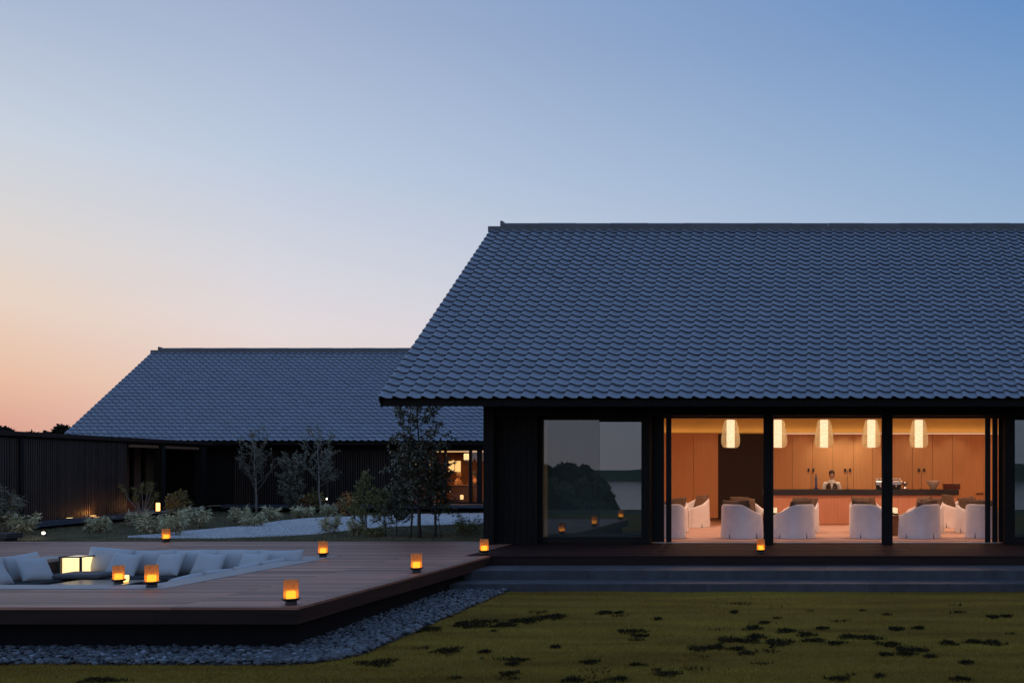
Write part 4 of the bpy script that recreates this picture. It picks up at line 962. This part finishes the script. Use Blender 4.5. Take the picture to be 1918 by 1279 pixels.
def head_parts(body, hc, pitch, hair_m, long=False):
    hd = empty('head', hc, 0, body); hd.rotation_euler = (pitch, 0, 0)       # face looks to -y
    def face(d):
        s = 1.0
        if d.y < -.5 and -.25 < d.z < .15 and abs(d.x) < .22: s += .10 * (1 - abs(d.x) / .22) * (1 - abs(d.z + .08) / .25 if abs(d.z + .08) < .25 else 0)
        if d.z < -.3: s *= 1 - .10 * (-d.z - .3) * (1 if abs(d.x) > .2 else .4)
        return s
    child('face', M_SKIN, MB().add(*ellipsoid((0, 0, 0), (.076, .094, .118), 28, 20, face)), hd).data.shade_smooth()
    def hairf(d): return 1.0 + .05 * math.sin(9 * d.x + 4 * d.z) * math.cos(7 * d.y)
    V, FCs = ellipsoid((0, .016, .022), (.086, .100, .116), 24, 16, hairf)
    keep = [q for q in FCs if np.mean([V[i][2] for i in q]) > (.035 if np.mean([V[i][1] for i in q]) < -.035 else (-.04 if not long else -.09))]
    child('hair', hair_m, MB().add(V, keep), hd).data.shade_smooth()
    for sx in (-1, 1):
        child('ear', M_SKIN, MB().add(*ellipsoid((sx * .078, .008, -.008), (.012, .022, .032), 10, 8)), hd).data.shade_smooth()
        child('eye', M_HAIR, MB().add(*ellipsoid((sx * .030, -.084, .006), (.014, .008, .006), 10, 6)), hd)
        child('brow', M_HAIR, MB().add(*ellipsoid((sx * .031, -.084, .030), (.018, .008, .004), 10, 6)), hd)
    child('mouth', mat('lips', (.33, .12, .09), .5, .4), MB().add(*ellipsoid((0, -.084, -.062), (.022, .008, .006), 10, 6)), hd)
    return hd
def hand(parent, c, m):
    pts = [((0, 0, 0), .026), ((0, -.04, -.02), (.034, .018)), ((0, -.075, -.035), (.036, .016))]; ed = [(0, 1), (1, 2)]
    for k, (dx, l) in enumerate(((-.030, .052), (-.010, .064), (.010, .060), (.029, .046))):
        a = len(pts); pts += [((dx, -.085, -.04), .010), ((dx * 1.1, -.085 - l * .6, -.052), .009), ((dx * 1.1, -.085 - l, -.072), .008)]; ed += [(2, a), (a, a + 1), (a + 1, a + 2)]
    a = len(pts); pts += [((.036, -.040, -.02), .012), ((.056, -.07, -.035), .010)]; ed += [(1, a), (a, a + 1)]
    pts = [((p[0] + c[0], p[1] + c[1], p[2] + c[2]), r) for p, r in pts]; return skin_body('hand', pts, ed, m, parent, 0, 1)
def barman():
    r = empty('person', (.19, 28.15, -.27)); tag(r, 'person in white shirt and brown vest standing behind the bar looking down', 'person')
    # whole standing body, facing the camera (-y), forearms resting low behind the counter
    pts = [((0, 0, .92), (.15, .11)), ((0, .01, 1.10), (.135, .10)), ((0, .015, 1.27), (.155, .105)), ((0, .0, 1.375), (.13, .08)), ((0, -.012, 1.44), .056), ((0, -.03, 1.50), .052),
           ((-.175, 0, 1.345), .062), ((-.235, .01, 1.09), .048), ((-.17, -.17, .97), .036), ((-.12, -.25, .955), .028),
           ((.175, 0, 1.345), .062), ((.235, .01, 1.09), .048), ((.17, -.17, .97), .036), ((.12, -.25, .955), .028),
           ((-.095, 0, .82), .095), ((-.10, -.01, .47), .062), ((-.10, .02, .09), .042), ((-.105, -.13, .035), .036),
           ((.095, 0, .82), .095), ((.10, -.01, .47), .062), ((.10, .02, .09), .042), ((.105, -.13, .035), .036)]
    ed = [(0, 1), (1, 2), (2, 3), (3, 4), (4, 5), (3, 6), (6, 7), (7, 8), (8, 9), (3, 10), (10, 11), (11, 12), (12, 13), (0, 14), (14, 15), (15, 16), (16, 17), (0, 18), (18, 19), (19, 20), (20, 21)]
    slim = {4: 1, 5: 1, 9: 1, 13: 1}
    b = skin_body('body', [(p, q if i in slim else (tuple(v * .72 for v in q) if isinstance(q, tuple) else q * .72)) for i, (p, q) in enumerate(pts)], ed, M_SKIN, r, 0)
    g = .008; T = [0, 1, 2, 3, 6, 7, 8, 10, 11, 12]; ix = {a: i for i, a in enumerate(T)}
    def grow(r_, g): return tuple(x + g for x in r_) if isinstance(r_, tuple) else r_ + g
    skin_body('shirt', [(pts[a][0], grow(pts[a][1], .020)) for a in T], [(ix[a], ix[b_]) for a, b_ in ed if a in ix and b_ in ix], M_SHIRT, r, 0)
    Tr = [0, 14, 15, 16, 18, 19, 20]; ix = {a: i for i, a in enumerate(Tr)}
    skin_body('trousers', [(pts[a][0], grow(pts[a][1], .014)) for a in Tr], [(ix[a], ix[b_]) for a, b_ in ed if a in ix and b_ in ix], M_TROUSER, r, 0)
    skin_body('vest', [((0, .0, .90), (.175, .135)), ((0, .005, 1.08), (.16, .125)), ((0, .01, 1.24), (.185, .140)), ((0, .012, 1.33), (.188, .128)), ((0, .01, 1.40), (.125, .095))], [(0, 1), (1, 2), (2, 3), (3, 4)], M_VEST, r, 0)
    child('collar_front', M_SHIRT, MB().add([(-.062, -.128, 1.395), (.062, -.128, 1.395), (0, -.158, 1.17), (-.055, -.060, 1.44), (.055, -.060, 1.44)], [(0, 2, 1), (0, 1, 4, 3)]), r)
    child('collar', M_SHIRT, MB().lathe([(.115, -.045), (.095, 0), (.074, .03), (.062, .06)], 18, (0, -.012, 1.40), caps=False), r)
    child('name_badge', M_STEEL, MB().box(.055, .10, -.158, -.150, 1.225, 1.24), r)
    for sx in (-1, 1): hand(r, (sx * .12, -.25, .955), M_SKIN)
    head_parts(r, (0, -.055, 1.575), R(22), M_HAIR)
    return r
barman()
def guest(c, face, shirt, hair_m, lab):
    r = empty('person', c, face); tag(r, lab, 'person')
    pts = [((0, 0, .46), (.16, .12)), ((0, .01, .65), (.14, .10)), ((0, .0, .85), (.155, .10)), ((0, -.01, .95), (.12, .075)), ((0, -.02, 1.02), .055), ((0, -.035, 1.08), .05),
           ((-.175, 0, .92), .06), ((-.22, -.05, .69), .048), ((-.12, -.27, .67), .034), ((.175, 0, .92), .06), ((.22, -.05, .69), .048), ((.12, -.27, .67), .034),
           ((-.10, -.05, .46), .085), ((-.11, -.42, .46), .062), ((-.11, -.44, .06), .04), ((-.11, -.56, .03), .034), ((.10, -.05, .46), .085), ((.11, -.42, .46), .062), ((.11, -.44, .06), .04), ((.11, -.56, .03), .034)]
    ed = [(0, 1), (1, 2), (2, 3), (3, 4), (4, 5), (3, 6), (6, 7), (7, 8), (3, 9), (9, 10), (10, 11), (0, 12), (12, 13), (13, 14), (14, 15), (0, 16), (16, 17), (17, 18), (18, 19)]
    skin_body('body', pts, ed, M_SKIN, r, 0, 1)
    T = [0, 1, 2, 3, 6, 7, 8, 9, 10, 11]; ix = {a: i for i, a in enumerate(T)}
    skin_body('jacket', [(pts[a][0], tuple(x + .015 for x in pts[a][1]) if isinstance(pts[a][1], tuple) else pts[a][1] + .015) for a in T], [(ix[a], ix[b]) for a, b in ed if a in ix and b in ix], shirt, r, 0, 1)
    Tr = [0, 12, 13, 14, 16, 17, 18]; ix = {a: i for i, a in enumerate(Tr)}
    skin_body('trousers', [(pts[a][0], tuple(x + .012 for x in pts[a][1]) if isinstance(pts[a][1], tuple) else pts[a][1] + .012) for a in Tr], [(ix[a], ix[b]) for a, b in ed if a in ix and b in ix], M_TROUSER, r, 0, 1)
    head_parts(r, (0, -.055, 1.16), R(14), hair_m)
FLZ = .136
g1c = P(857.5, 900, 40.9); g2c = P(889.5, 900, 41.0)
guest((g1c.x, 40.9, FLZ - .10), R(78), mat('pale_jacket', (.50, .36, .24), .85, .2), mat('grey_hair', (.45, .36, .28), .7, .3), 'person in pale jacket with light hair seated at the far dining table')
guest((g2c.x, 41.0, FLZ - .10), R(-70), mat('dark_jacket', (.07, .05, .04), .85, .2), M_HAIR, 'person in dark clothes seated opposite at the far dining table')
M_CLOTH = mat('table_cloth', (.34, .20, .12), .8, .2)
for (a, b, D, lab) in ((842, 881, 40.3, 'dining table with brown cloth by the left window of the far wing'), (885, 905, 40.6, 'dining table with brown cloth at the right window of the far wing')):
    p, q = P(a, 908, D), P(b, 908, D); t = empty('dining_table', ((p.x + q.x) / 2, D + .3, FLZ)); tag(t, lab, 'table', 'dining tables in the far wing')
    MB().box(p.x, q.x, D, D + .6, p.z - .03, p.z).build('table_top', M_CLOTH, t, bevel=.006); MB().box(p.x + .02, q.x - .02, D + .02, D + .58, FLZ + .002, p.z - .032).build('cloth_drop', M_CLOTH, t)
def paper_lamp(nm, a, b, c, d, D, lab, hang=False):
    p, q = P(a, c, D), P(b, d, D); w = (q.x - p.x) / 2; cx = (p.x + q.x) / 2
    r = empty(nm, (cx, D, q.z)); tag(r, lab, 'lamp')
    MB().lathe([(w * .8, 0), (w, .02), (w, p.z - q.z - .02), (w * .85, p.z - q.z)], 18, (cx, D, q.z)).build('paper_shade', emat('warm_paper', (1, .60, .22), 1.5), r)
    if hang: MB().tube([(cx, D, p.z + .001), (cx, D, 2.139)], .006).build('cord', M_IRON, r)
    else: MB().lathe([(w * .9, -(q.z - FLZ) + .001), (w, -(q.z - FLZ) + .02), (.02, -(q.z - FLZ) + .03), (.02, -.002)], 12, (cx, D, q.z)).build('stand', M_IRON, r)
paper_lamp('paper_pendant', 869, 879, 849.5, 861, 39.9, 'glowing paper pendant lamp in the far dining room', True)
paper_lamp('floor_lantern', 862, 868, 926.5, 935, 39.3, 'small glowing lantern on the dining room floor')

# ================================================================== plants
def leaf_mesh(name, P_, D_, ln, wd, m, fold=.25, jitter=.3):
    """one leaf per point: base P_, direction D_, four corners folded along the midrib"""
    n = len(P_); P_ = np.asarray(P_, float); D_ = np.asarray(D_, float); D_ /= np.linalg.norm(D_, axis=1)[:, None] + 1e-9
    l = ln * RNG.uniform(1 - jitter, 1 + jitter, n)[:, None]; w = wd * RNG.uniform(1 - jitter, 1 + jitter, n)[:, None]
    rnd = RNG.normal(0, 1, (n, 3)); S = np.cross(D_, rnd); S /= np.linalg.norm(S, axis=1)[:, None] + 1e-9; U = np.cross(S, D_)
    V = np.empty((n, 4, 3)); V[:, 0] = P_; V[:, 1] = P_ + D_ * l * .45 + S * w / 2 + U * w * fold; V[:, 2] = P_ + D_ * l - np.array([0, 0, .12]) * l; V[:, 3] = P_ + D_ * l * .45 - S * w / 2 + U * w * fold
    fc = (np.arange(n) * 4)[:, None, None] + np.array([[0, 1, 2], [0, 2, 3]])[None]
    return np_mesh(name, V.reshape(-1, 3), fc.reshape(-1, 3), m)
def rot_about(v, ax, a): return Matrix.Rotation(a, 3, ax) @ v
class Grow:
    def __init__(s, seed): s.r = random.Random(seed); s.mb = MB(); s.tips = []; s.dirs = []
    def branch(s, p, d, length, rad, level, maxl, spread=.75, up=.15, kids=(2, 4), seglen=4, leafy=.3, leafstep=.05, bend=.18):
        r = s.r; pts = [Vector(p)]; rads = [rad]; d = Vector(d).normalized()
        for i in range(seglen):
            d = (d + Vector((r.uniform(-bend, bend), r.uniform(-bend, bend), r.uniform(-bend * .6, bend) + up * .3))).normalized()
            pts.append(pts[-1] + d * length / seglen); rads.append(max(.0025, rad * (1 - .62 * (i + 1) / seglen)))
        s.mb.tube(pts, rads, 6 if level == 0 else 4)
        if level >= maxl - 1:
            n = max(2, int(length / leafstep))
            for i in range(n):
                t = leafy + (1 - leafy) * (i + r.random()) / n; k = min(int(t * seglen), seglen - 1); q = pts[k].lerp(pts[k + 1], t * seglen - k)
                s.tips.append(q); s.dirs.append((d * .5 + Vector((r.gauss(0, 1), r.gauss(0, 1), r.gauss(.1, .8)))).normalized())
        if level < maxl:
            nk = r.randint(*kids)
            for i in range(nk):
                t = .35 + .65 * (i + r.random() * .8) / nk; k = min(int(t * seglen), seglen - 1); q = pts[k].lerp(pts[k + 1], min(1, t * seglen - k))
                a = r.uniform(0, 6.28); side = d.orthogonal().normalized(); side = rot_about(side, d, a)
                nd = (d * (1 - spread * .55) + side * spread * r.uniform(.7, 1.15) + Vector((0, 0, up))).normalized()
                s.branch(q, nd, length * r.uniform(.45, .7), rads[k] * .62, level + 1, maxl, spread, up, kids, max(2, seglen - 1), leafy, leafstep, bend)
def plant(nm, loc, lab, cat, grp=None): return tag(empty(nm, loc), lab, cat, grp)
def fin_tree(t, g, leafm, ln, wd, bark, stem='trunk', crown='crown', m2=None):
    me = g.mb.mesh(stem); me.materials.append(bark); me.shade_smooth(); link(stem, me, t)
    P_ = np.array([v[:] for v in g.tips]); D_ = np.array([v[:] for v in g.dirs])
    link(crown, leaf_mesh(crown, P_, D_, ln, wd, leafm), t)
def trunk_tree(px, py, ztop, lab, seed, leafm, ln, wd, bark, crown_r, clear=.25, rad=.03, nb=14, lean=(0, 0), leafstep=.035, up=.12, spread=.8, maxl=2, grp='garden trees'):
    """upright stem with side branches along its height; crown_r(t) gives the branch length"""
    b = GG(px, py); H = ztop - b.z; g = Grow(seed); r = g.r
    t = plant('garden_tree', b, lab, 'tree', grp)
    pts = [Vector((0, 0, -.05))]; n = 9
    for i in range(1, n + 1): pts.append(Vector((lean[0] * i / n + r.uniform(-.03, .03) * H / 3, lean[1] * i / n + r.uniform(-.03, .03), H * i / n)))
    g.mb.tube(pts, [rad * (1 - .8 * i / n) for i in range(n + 1)], 8)
    for i in range(nb):
        f = clear + (1 - clear) * (i + r.random() * .7) / nb; k = min(int(f * n), n - 1); q = pts[k].lerp(pts[k + 1], f * n - k); a = i * 2.4 + r.uniform(-.5, .5)
        L_ = crown_r(f) * r.uniform(.75, 1.15); d = Vector((math.cos(a), math.sin(a), up + r.uniform(-.1, .35)))
        g.branch(q, d, L_, rad * .34 * (1.1 - .6 * f), 1, maxl + 1 if maxl > 1 else 2, spread, up, (2, 3), 3, .15, leafstep)
    for i in range(10): g.tips.append(pts[-1] + Vector((r.gauss(0, .04), r.gauss(0, .04), r.uniform(-.1, .05)))); g.dirs.append(Vector((r.gauss(0, 1), r.gauss(0, 1), 1)))
    fin_tree(t, g, leafm, ln, wd, bark); return t

# the glossy dark trees before the far wing
trunk_tree(787, 1010, 2.98, 'tall dark glossy-leaved tree on slim trunk before the lit dining room', 3, M_LEAFDARK, .085, .040, M_BARK, lambda t: (.74 - .40 * t) if t > .3 else .50, .18, .045, 44, (-.12, .1), .022, .12, .8)
trunk_tree(768, 1010, 1.95, 'dark leaning tree left of the tallest glossy-leaved tree', 5, M_LEAFDARK, .08, .038, M_BARK, lambda t: .56 - .22 * t, .30, .028, 30, (.10, 0), .017)
trunk_tree(815, 1009, 1.62, 'dark bushy tree right of the tallest glossy-leaved tree', 8, M_LEAFDARK, .08, .038, M_BARK, lambda t: .40 - .14 * t, .34, .032, 20, (.06, 0), .024)
trunk_tree(826, 1009, 1.15, 'thin whip of a tree before the dining room window', 9, M_LEAFDARK, .075, .034, M_BARK, lambda t: .24, .45, .012, 9, (-.12, 0), .03)
# narrow light green young trees left of them
trunk_tree(687, 1007, 1.38, 'narrow pointed light green young tree before the slatted wall', 12, M_LEAFMID, .055, .022, M_BARK, lambda t: .46 * (1.05 - t) + .06, .10, .016, 38, (-.03, 0), .013, .35, .6)
trunk_tree(722, 1007, .95, 'green young tree between the pointed one and the dark trees', 13, M_LEAFMID, .06, .026, M_BARK, lambda t: .38 * (1.1 - t) + .08, .18, .014, 28, (.0, 0), .015, .3, .6)
trunk_tree(742, 1008, .80, 'short dark green young tree beside the leaning dark tree', 14, M_LEAFDARK, .065, .028, M_BARK, lambda t: .36 * (1.1 - t) + .08, .22, .013, 22, (.02, 0), .016, .3, .6)
# pale slender trees before the slatted wall
trunk_tree(481, 962, 2.42, 'slender grey branching tree at the left before the slatted wall', 21, M_LEAFGREY, .085, .036, M_BARKPALE, lambda t: .95 - .45 * t, .28, .045, 17, (-.10, 0), .036, .55, .75)
trunk_tree(601, 964, 2.42, 'slender grey branching tree beside the dense upright shrub', 22, M_LEAFGREY, .085, .036, M_BARKPALE, lambda t: .82 - .30 * t, .36, .040, 18, (-.15, 0), .032, .4, .8)
trunk_tree(614, 964, 1.45, 'thin grey sapling right of the taller slender tree', 23, M_LEAFGREY, .085, .036, M_BARK, lambda t: .50, .5, .022, 8, (.0, 0), .05, .4, .7)
# dense upright shrub
trunk_tree(545, 965, 1.70, 'dense narrow upright shrub between two slender grey trees', 25, M_LEAFGREY, .09, .045, M_BARK, lambda t: .55 * (1 - .55 * abs(t - .45) * 2 * .6), .05, .04, 36, (0, 0), .026, .45, .6, grp='garden shrubs')

def bamboo_bush(px, py, wpx, hpx, lab, seed, m=M_SASA, m2=M_SASA2, dens=1.0, ln=.15):
    b = GG(px, py); sc = b.y / F; W = wpx * sc / 2 * .78; H = hpx * sc; r = random.Random(seed)
    t = plant('bamboo_bush', b, lab, 'bush', 'low bamboo bushes in the garden'); mb = MB(); T1, D1, T2, D2 = [], [], [], []
    for i in range(int(26 * dens)):
        a = r.uniform(0, 6.28); rr = math.sqrt(r.random()) * W * .55; p0 = Vector((math.cos(a) * rr, math.sin(a) * rr * .8, -.02)); a2 = a + r.uniform(-.6, .6); out = r.uniform(.2, .8) * W
        h = H * r.uniform(.55, .98) * (1.0 - .3 * rr / W)
        pts = [p0 + Vector((math.cos(a2) * out * s * s, math.sin(a2) * out * s * s, h * (s - .18 * s * s) / .82)) for s in (0, .33, .66, 1)]
        mb.tube(pts, [.004, .0035, .003, .002], 4)
        for k in range(int(16)):
            s = r.uniform(.25, 1) ** .8; q = pts[0].lerp(pts[3], s) * .35 + (pts[1] if s < .5 else pts[2]).lerp(pts[3], s) * .65
            q = pts[min(2, int(s * 3))].lerp(pts[min(3, int(s * 3) + 1)], s * 3 - int(s * 3) if s < 1 else 1)
            d = Vector((math.cos(a2) * .5 + r.gauss(0, .7), math.sin(a2) * .5 + r.gauss(0, .7), r.gauss(.15, .55)))
            if s < .5 and r.random() < .75: T2.append(q); D2.append(d)
            else: T1.append(q); D1.append(d)
    me = mb.mesh('stem'); me.materials.append(m2); link('stem', me, t)
    link('foliage', leaf_mesh('foliage', np.array([v[:] for v in T1]), np.array([v[:] for v in D1]), ln, ln * .17, m), t)
    if T2: link('dry_foliage', leaf_mesh('dry_foliage', np.array([v[:] for v in T2]), np.array([v[:] for v in D2]), ln, ln * .14, m2), t)
BUSH = [(46, 1004, 62, 52, 'pale bamboo bush left of the garden spotlight', .16), (180, 1000, 52, 40, 'pale bamboo bush alone before the low slatted wing', .15),
    (262, 987, 50, 36, 'pale bamboo bush in front of the pine by the porch', .15), (284, 1002, 52, 46, 'pale bamboo bush behind the lantern at the path, left one', .15), (326, 1004, 54, 58, 'pale bamboo bush behind the lantern at the path, right one', .15),
    (368, 990, 50, 48, 'pale bamboo bush right of the round green shrub', .16), (450, 984, 44, 42, 'pale bamboo bush left of the slender grey tree foot', .16), (474, 986, 46, 30, 'low pale bamboo bush at the bend of the gravel path', .15), (509, 977, 36, 32, 'pale bamboo bush right of the slender grey tree foot', .17),
    (567, 971, 44, 26, 'yellowish low bamboo bush below the dense upright shrub', .17), (617, 968, 32, 28, 'pale round bamboo bush below the second slender tree', .17), (619, 1001, 42, 46, 'leafy pale bush at the near edge of the gravel path', .12), (668, 1005, 34, 40, 'leafy bush at the foot of the pointed young tree', .12), (875, 1004, 52, 46, 'brownish bamboo bush beside the house corner', .12), (700, 1008, 40, 26, 'low green bush under the young trees', .11), (915, 1003, 30, 40, 'brownish bamboo bush half hidden by the house corner', .12)]
for i, (px, py, w, h, lab, ln) in enumerate(BUSH):
    bamboo_bush(px, py, w, h, lab, 50 + i, M_SASA if i not in (13, 14, 15) else M_LEAFMID, M_SASA2, 1.15, ln)
# tall bamboo at the picture edge, two clumps
bamboo_bush(8, 1004, 58, 106, 'tall leafy bamboo at the left picture edge', 80, M_LEAFGREY, M_SASA2, 1.5, .17)
# round green shrub, pine with leaning prop, russet shrubs
def shrub(px, py, wpx, hpx, lab, seed, m, ln=.09, wd=.04, n=650, grp='garden shrubs'):
    b = GG(px, py); sc = b.y / F; W = wpx * sc / 2; H = hpx * sc; r = random.Random(seed); t = plant('garden_shrub', b, lab, 'shrub', grp); g = Grow(seed)
    for i in range(9):
        a = i * 2.4; g.mb.tube([(0, 0, -.03), (math.cos(a) * W * .3, math.sin(a) * W * .3, H * .4), (math.cos(a) * W * .6, math.sin(a) * W * .6, H * r.uniform(.6, .85))], [.012, .008, .003], 5)
    for i in range(n):
        u = Vector((r.gauss(0, 1), r.gauss(0, 1), r.gauss(0, 1))).normalized() * (r.random() ** .4); u *= 1 + .22 * math.sin(5 * u.x + seed) * math.cos(4 * u.z)
        q = Vector((u.x * W, u.y * W, H * .55 + u.z * H * .46)); g.tips.append(q); g.dirs.append(u + Vector((r.gauss(0, .6), r.gauss(0, .6), .4)))
    fin_tree(t, g, m, ln, wd, M_BARK, 'stem', 'foliage')
shrub(333, 973, 40, 52, 'round green shrub beside the glowing porch lantern', 91, M_PINE, .10, .03, 900)
shrub(576, 962, 34, 34, 'reddish shrub below the dense upright shrub', 92, M_RUSTLEAF, .10, .045, 260); shrub(652, 968, 34, 42, 'russet shrub before the slatted wall right of the sapling', 93, M_RUSTLEAF, .10, .05, 380)
shrub(592, 962, 30, 44, 'dark green shrub behind the sapling foot', 94, M_LEAFMID, .10, .045, 350)
def pine(px, py, seed):
    b = GG(px, py); sc = b.y / F; g = Grow(seed); r = g.r; t = plant('pine_sapling', b, 'young open pine with upright tufts before the dark porch', 'pine', 'garden trees')
    ends = []
    for (dx, top) in ((-42, 910), (-18, 918), (-3, 908), (6, 907), (14, 908), (22, 926), (-10, 934), (12, 940)):
        e = Vector((dx * sc, r.uniform(-.12, .12), CAMZ - (top - CY) * sc - b.z)); pts = [Vector((0, 0, -.03)), Vector((e.x * .25, e.y * .3, e.z * .35)), Vector((e.x * .75, e.y * .8, e.z * .72)), e]
        g.mb.tube(pts, [.022, .016, .010, .005], 6)
        for k in range(80):
            s = r.uniform(.45, 1); q = pts[2].lerp(e, (s - .45) / .55); dd = (e - pts[2]).normalized()
            g.tips.append(q); g.dirs.append(dd * .9 + Vector((r.gauss(0, .45), r.gauss(0, .45), r.gauss(.1, .4))))
    fin_tree(t, g, M_PINE, .16, .014, M_BARKPALE)
pine(268, 979, 33)

# dark trees beyond the low wing, against the sunset
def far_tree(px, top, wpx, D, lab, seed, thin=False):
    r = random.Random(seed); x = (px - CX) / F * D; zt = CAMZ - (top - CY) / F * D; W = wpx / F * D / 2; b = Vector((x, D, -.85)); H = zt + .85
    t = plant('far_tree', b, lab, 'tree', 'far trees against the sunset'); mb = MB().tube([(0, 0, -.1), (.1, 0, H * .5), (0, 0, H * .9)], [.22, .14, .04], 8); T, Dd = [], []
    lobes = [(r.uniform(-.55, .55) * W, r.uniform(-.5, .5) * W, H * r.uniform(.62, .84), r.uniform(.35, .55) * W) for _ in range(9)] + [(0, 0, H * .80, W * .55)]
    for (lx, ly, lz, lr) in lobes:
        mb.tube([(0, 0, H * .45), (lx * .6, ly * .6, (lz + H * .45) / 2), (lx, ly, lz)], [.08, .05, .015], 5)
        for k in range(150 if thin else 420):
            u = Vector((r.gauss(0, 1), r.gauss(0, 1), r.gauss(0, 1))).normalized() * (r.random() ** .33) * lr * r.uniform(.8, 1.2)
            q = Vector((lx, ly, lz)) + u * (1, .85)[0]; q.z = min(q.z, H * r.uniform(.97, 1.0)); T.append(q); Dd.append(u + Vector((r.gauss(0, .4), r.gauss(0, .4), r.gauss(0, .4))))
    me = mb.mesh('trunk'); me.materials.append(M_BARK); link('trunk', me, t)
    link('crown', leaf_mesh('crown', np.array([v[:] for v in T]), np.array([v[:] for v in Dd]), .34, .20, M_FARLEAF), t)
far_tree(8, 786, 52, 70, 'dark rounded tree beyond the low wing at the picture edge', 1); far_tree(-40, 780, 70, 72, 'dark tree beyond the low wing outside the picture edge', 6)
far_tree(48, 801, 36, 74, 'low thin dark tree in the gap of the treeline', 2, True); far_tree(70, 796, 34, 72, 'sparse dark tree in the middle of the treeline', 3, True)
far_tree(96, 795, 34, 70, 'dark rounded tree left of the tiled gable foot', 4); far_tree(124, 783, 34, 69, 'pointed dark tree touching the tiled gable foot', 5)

# ------------------------------------------------------------------ garden fittings
c = GG(86, 1006); sp_ = empty('garden_spotlight', c); tag(sp_, 'small lit garden spotlight on a stake behind the deck', 'spotlight')
top_ = P(82.5, 998, c.y); h0 = top_ - c
child('stake', M_IRON, MB().tube([(0.05, 0, -.1), (.045, 0, .03), h0 * .35], [.012, .012, .012], 8), sp_)
child('housing', M_IRON, MB().tube([h0 * .3 + Vector((.035, .0, 0)), h0 * .7 + Vector((.012, 0, 0)), h0 * .92 + Vector((0, -.004, 0))], [.032, .036, .040], 12), sp_)
child('lens', emat('spot_lens', (1, .82, .60), 7.0), MB().add(*ellipsoid(h0 + Vector((-.003, -.012, 0)), (.040, .02, .032), 14, 8)), sp_)
c = P(15, 1003, 21.5); bn = empty('garden_bench', (c.x, 21.5, float(garden_h(21.5)))); tag(bn, 'low dark slab bench behind the deck at the left picture edge', 'bench')
zt = CAMZ - (997.5 - CY) / F * 21.5
MB().box(c.x - 1.2, (30 - CX) / F * 21.5, 21.25, 21.7, zt - .115, zt).build('seat', mat('bench_wood', (.05, .04, .042), .6, .3), bn, bevel=.006)
for xx in (c.x - 1.0, (22 - CX) / F * 21.5 - .12): MB().box(xx, xx + .12, 21.3, 21.65, float(garden_h(21.5)) - .02, zt - .117).build('leg', M_IRON, bn)
c = to_low((0, 0, 0)); gl = GG(296, 962); gy = 31.9; gx = (296 - CX) / F * gy
pl2 = empty('porch_lantern', (gx, gy, .119)); tag(pl2, 'glowing cylindrical lantern standing in the dark porch', 'lantern')
z0 = CAMZ - (954 - CY) / F * gy - .119; z1 = CAMZ - (939 - CY) / F * gy - .119
child('base', M_IRON, MB().lathe([(.09, 0), (.10, .01), (.10, .03), (.08, .035)], 18), pl2)
point_light('lantern_glow', (gx - .02, gy - .35, .35), 5, (1, .42, .12), .05)
child('shade', emat('porch_shade', (1, .50, .11), 2.4), MB().lathe([(.05, .036), (.056, .045), (.056, z1 * .85), (.048, z1 * .88)], 18), pl2)
child('cap', M_IRON, MB().lathe([(.05, z1 * .88 + .001), (.053, z1 * .88 + .006), (.03, z1 * .88 + .02)], 18), pl2)

point_light('spot_beam', P(82, 997, 21.95) + Vector((-.03, -.05, .03)), 7, (1, .74, .46), .03, None, spot=R(95), rot=(R(100), 0, R(62)))
c = P(612.5, 934, 37.2); st_ = empty('garden_stake_light', (c.x, 37.2, float(garden_h(37.2)))); tag(st_, 'tiny lit stake light at the foot of the second slender tree', 'spotlight')
child('stake', M_IRON, MB().tube([(0, 0, -.05), (0, 0, c.z - st_.location.z - .03)], .012, 6), st_); child('lens', MATS['spot_lens'], MB().add(*ellipsoid((0, -.01, c.z - st_.location.z), (.03, .03, .03), 10, 8)), st_)
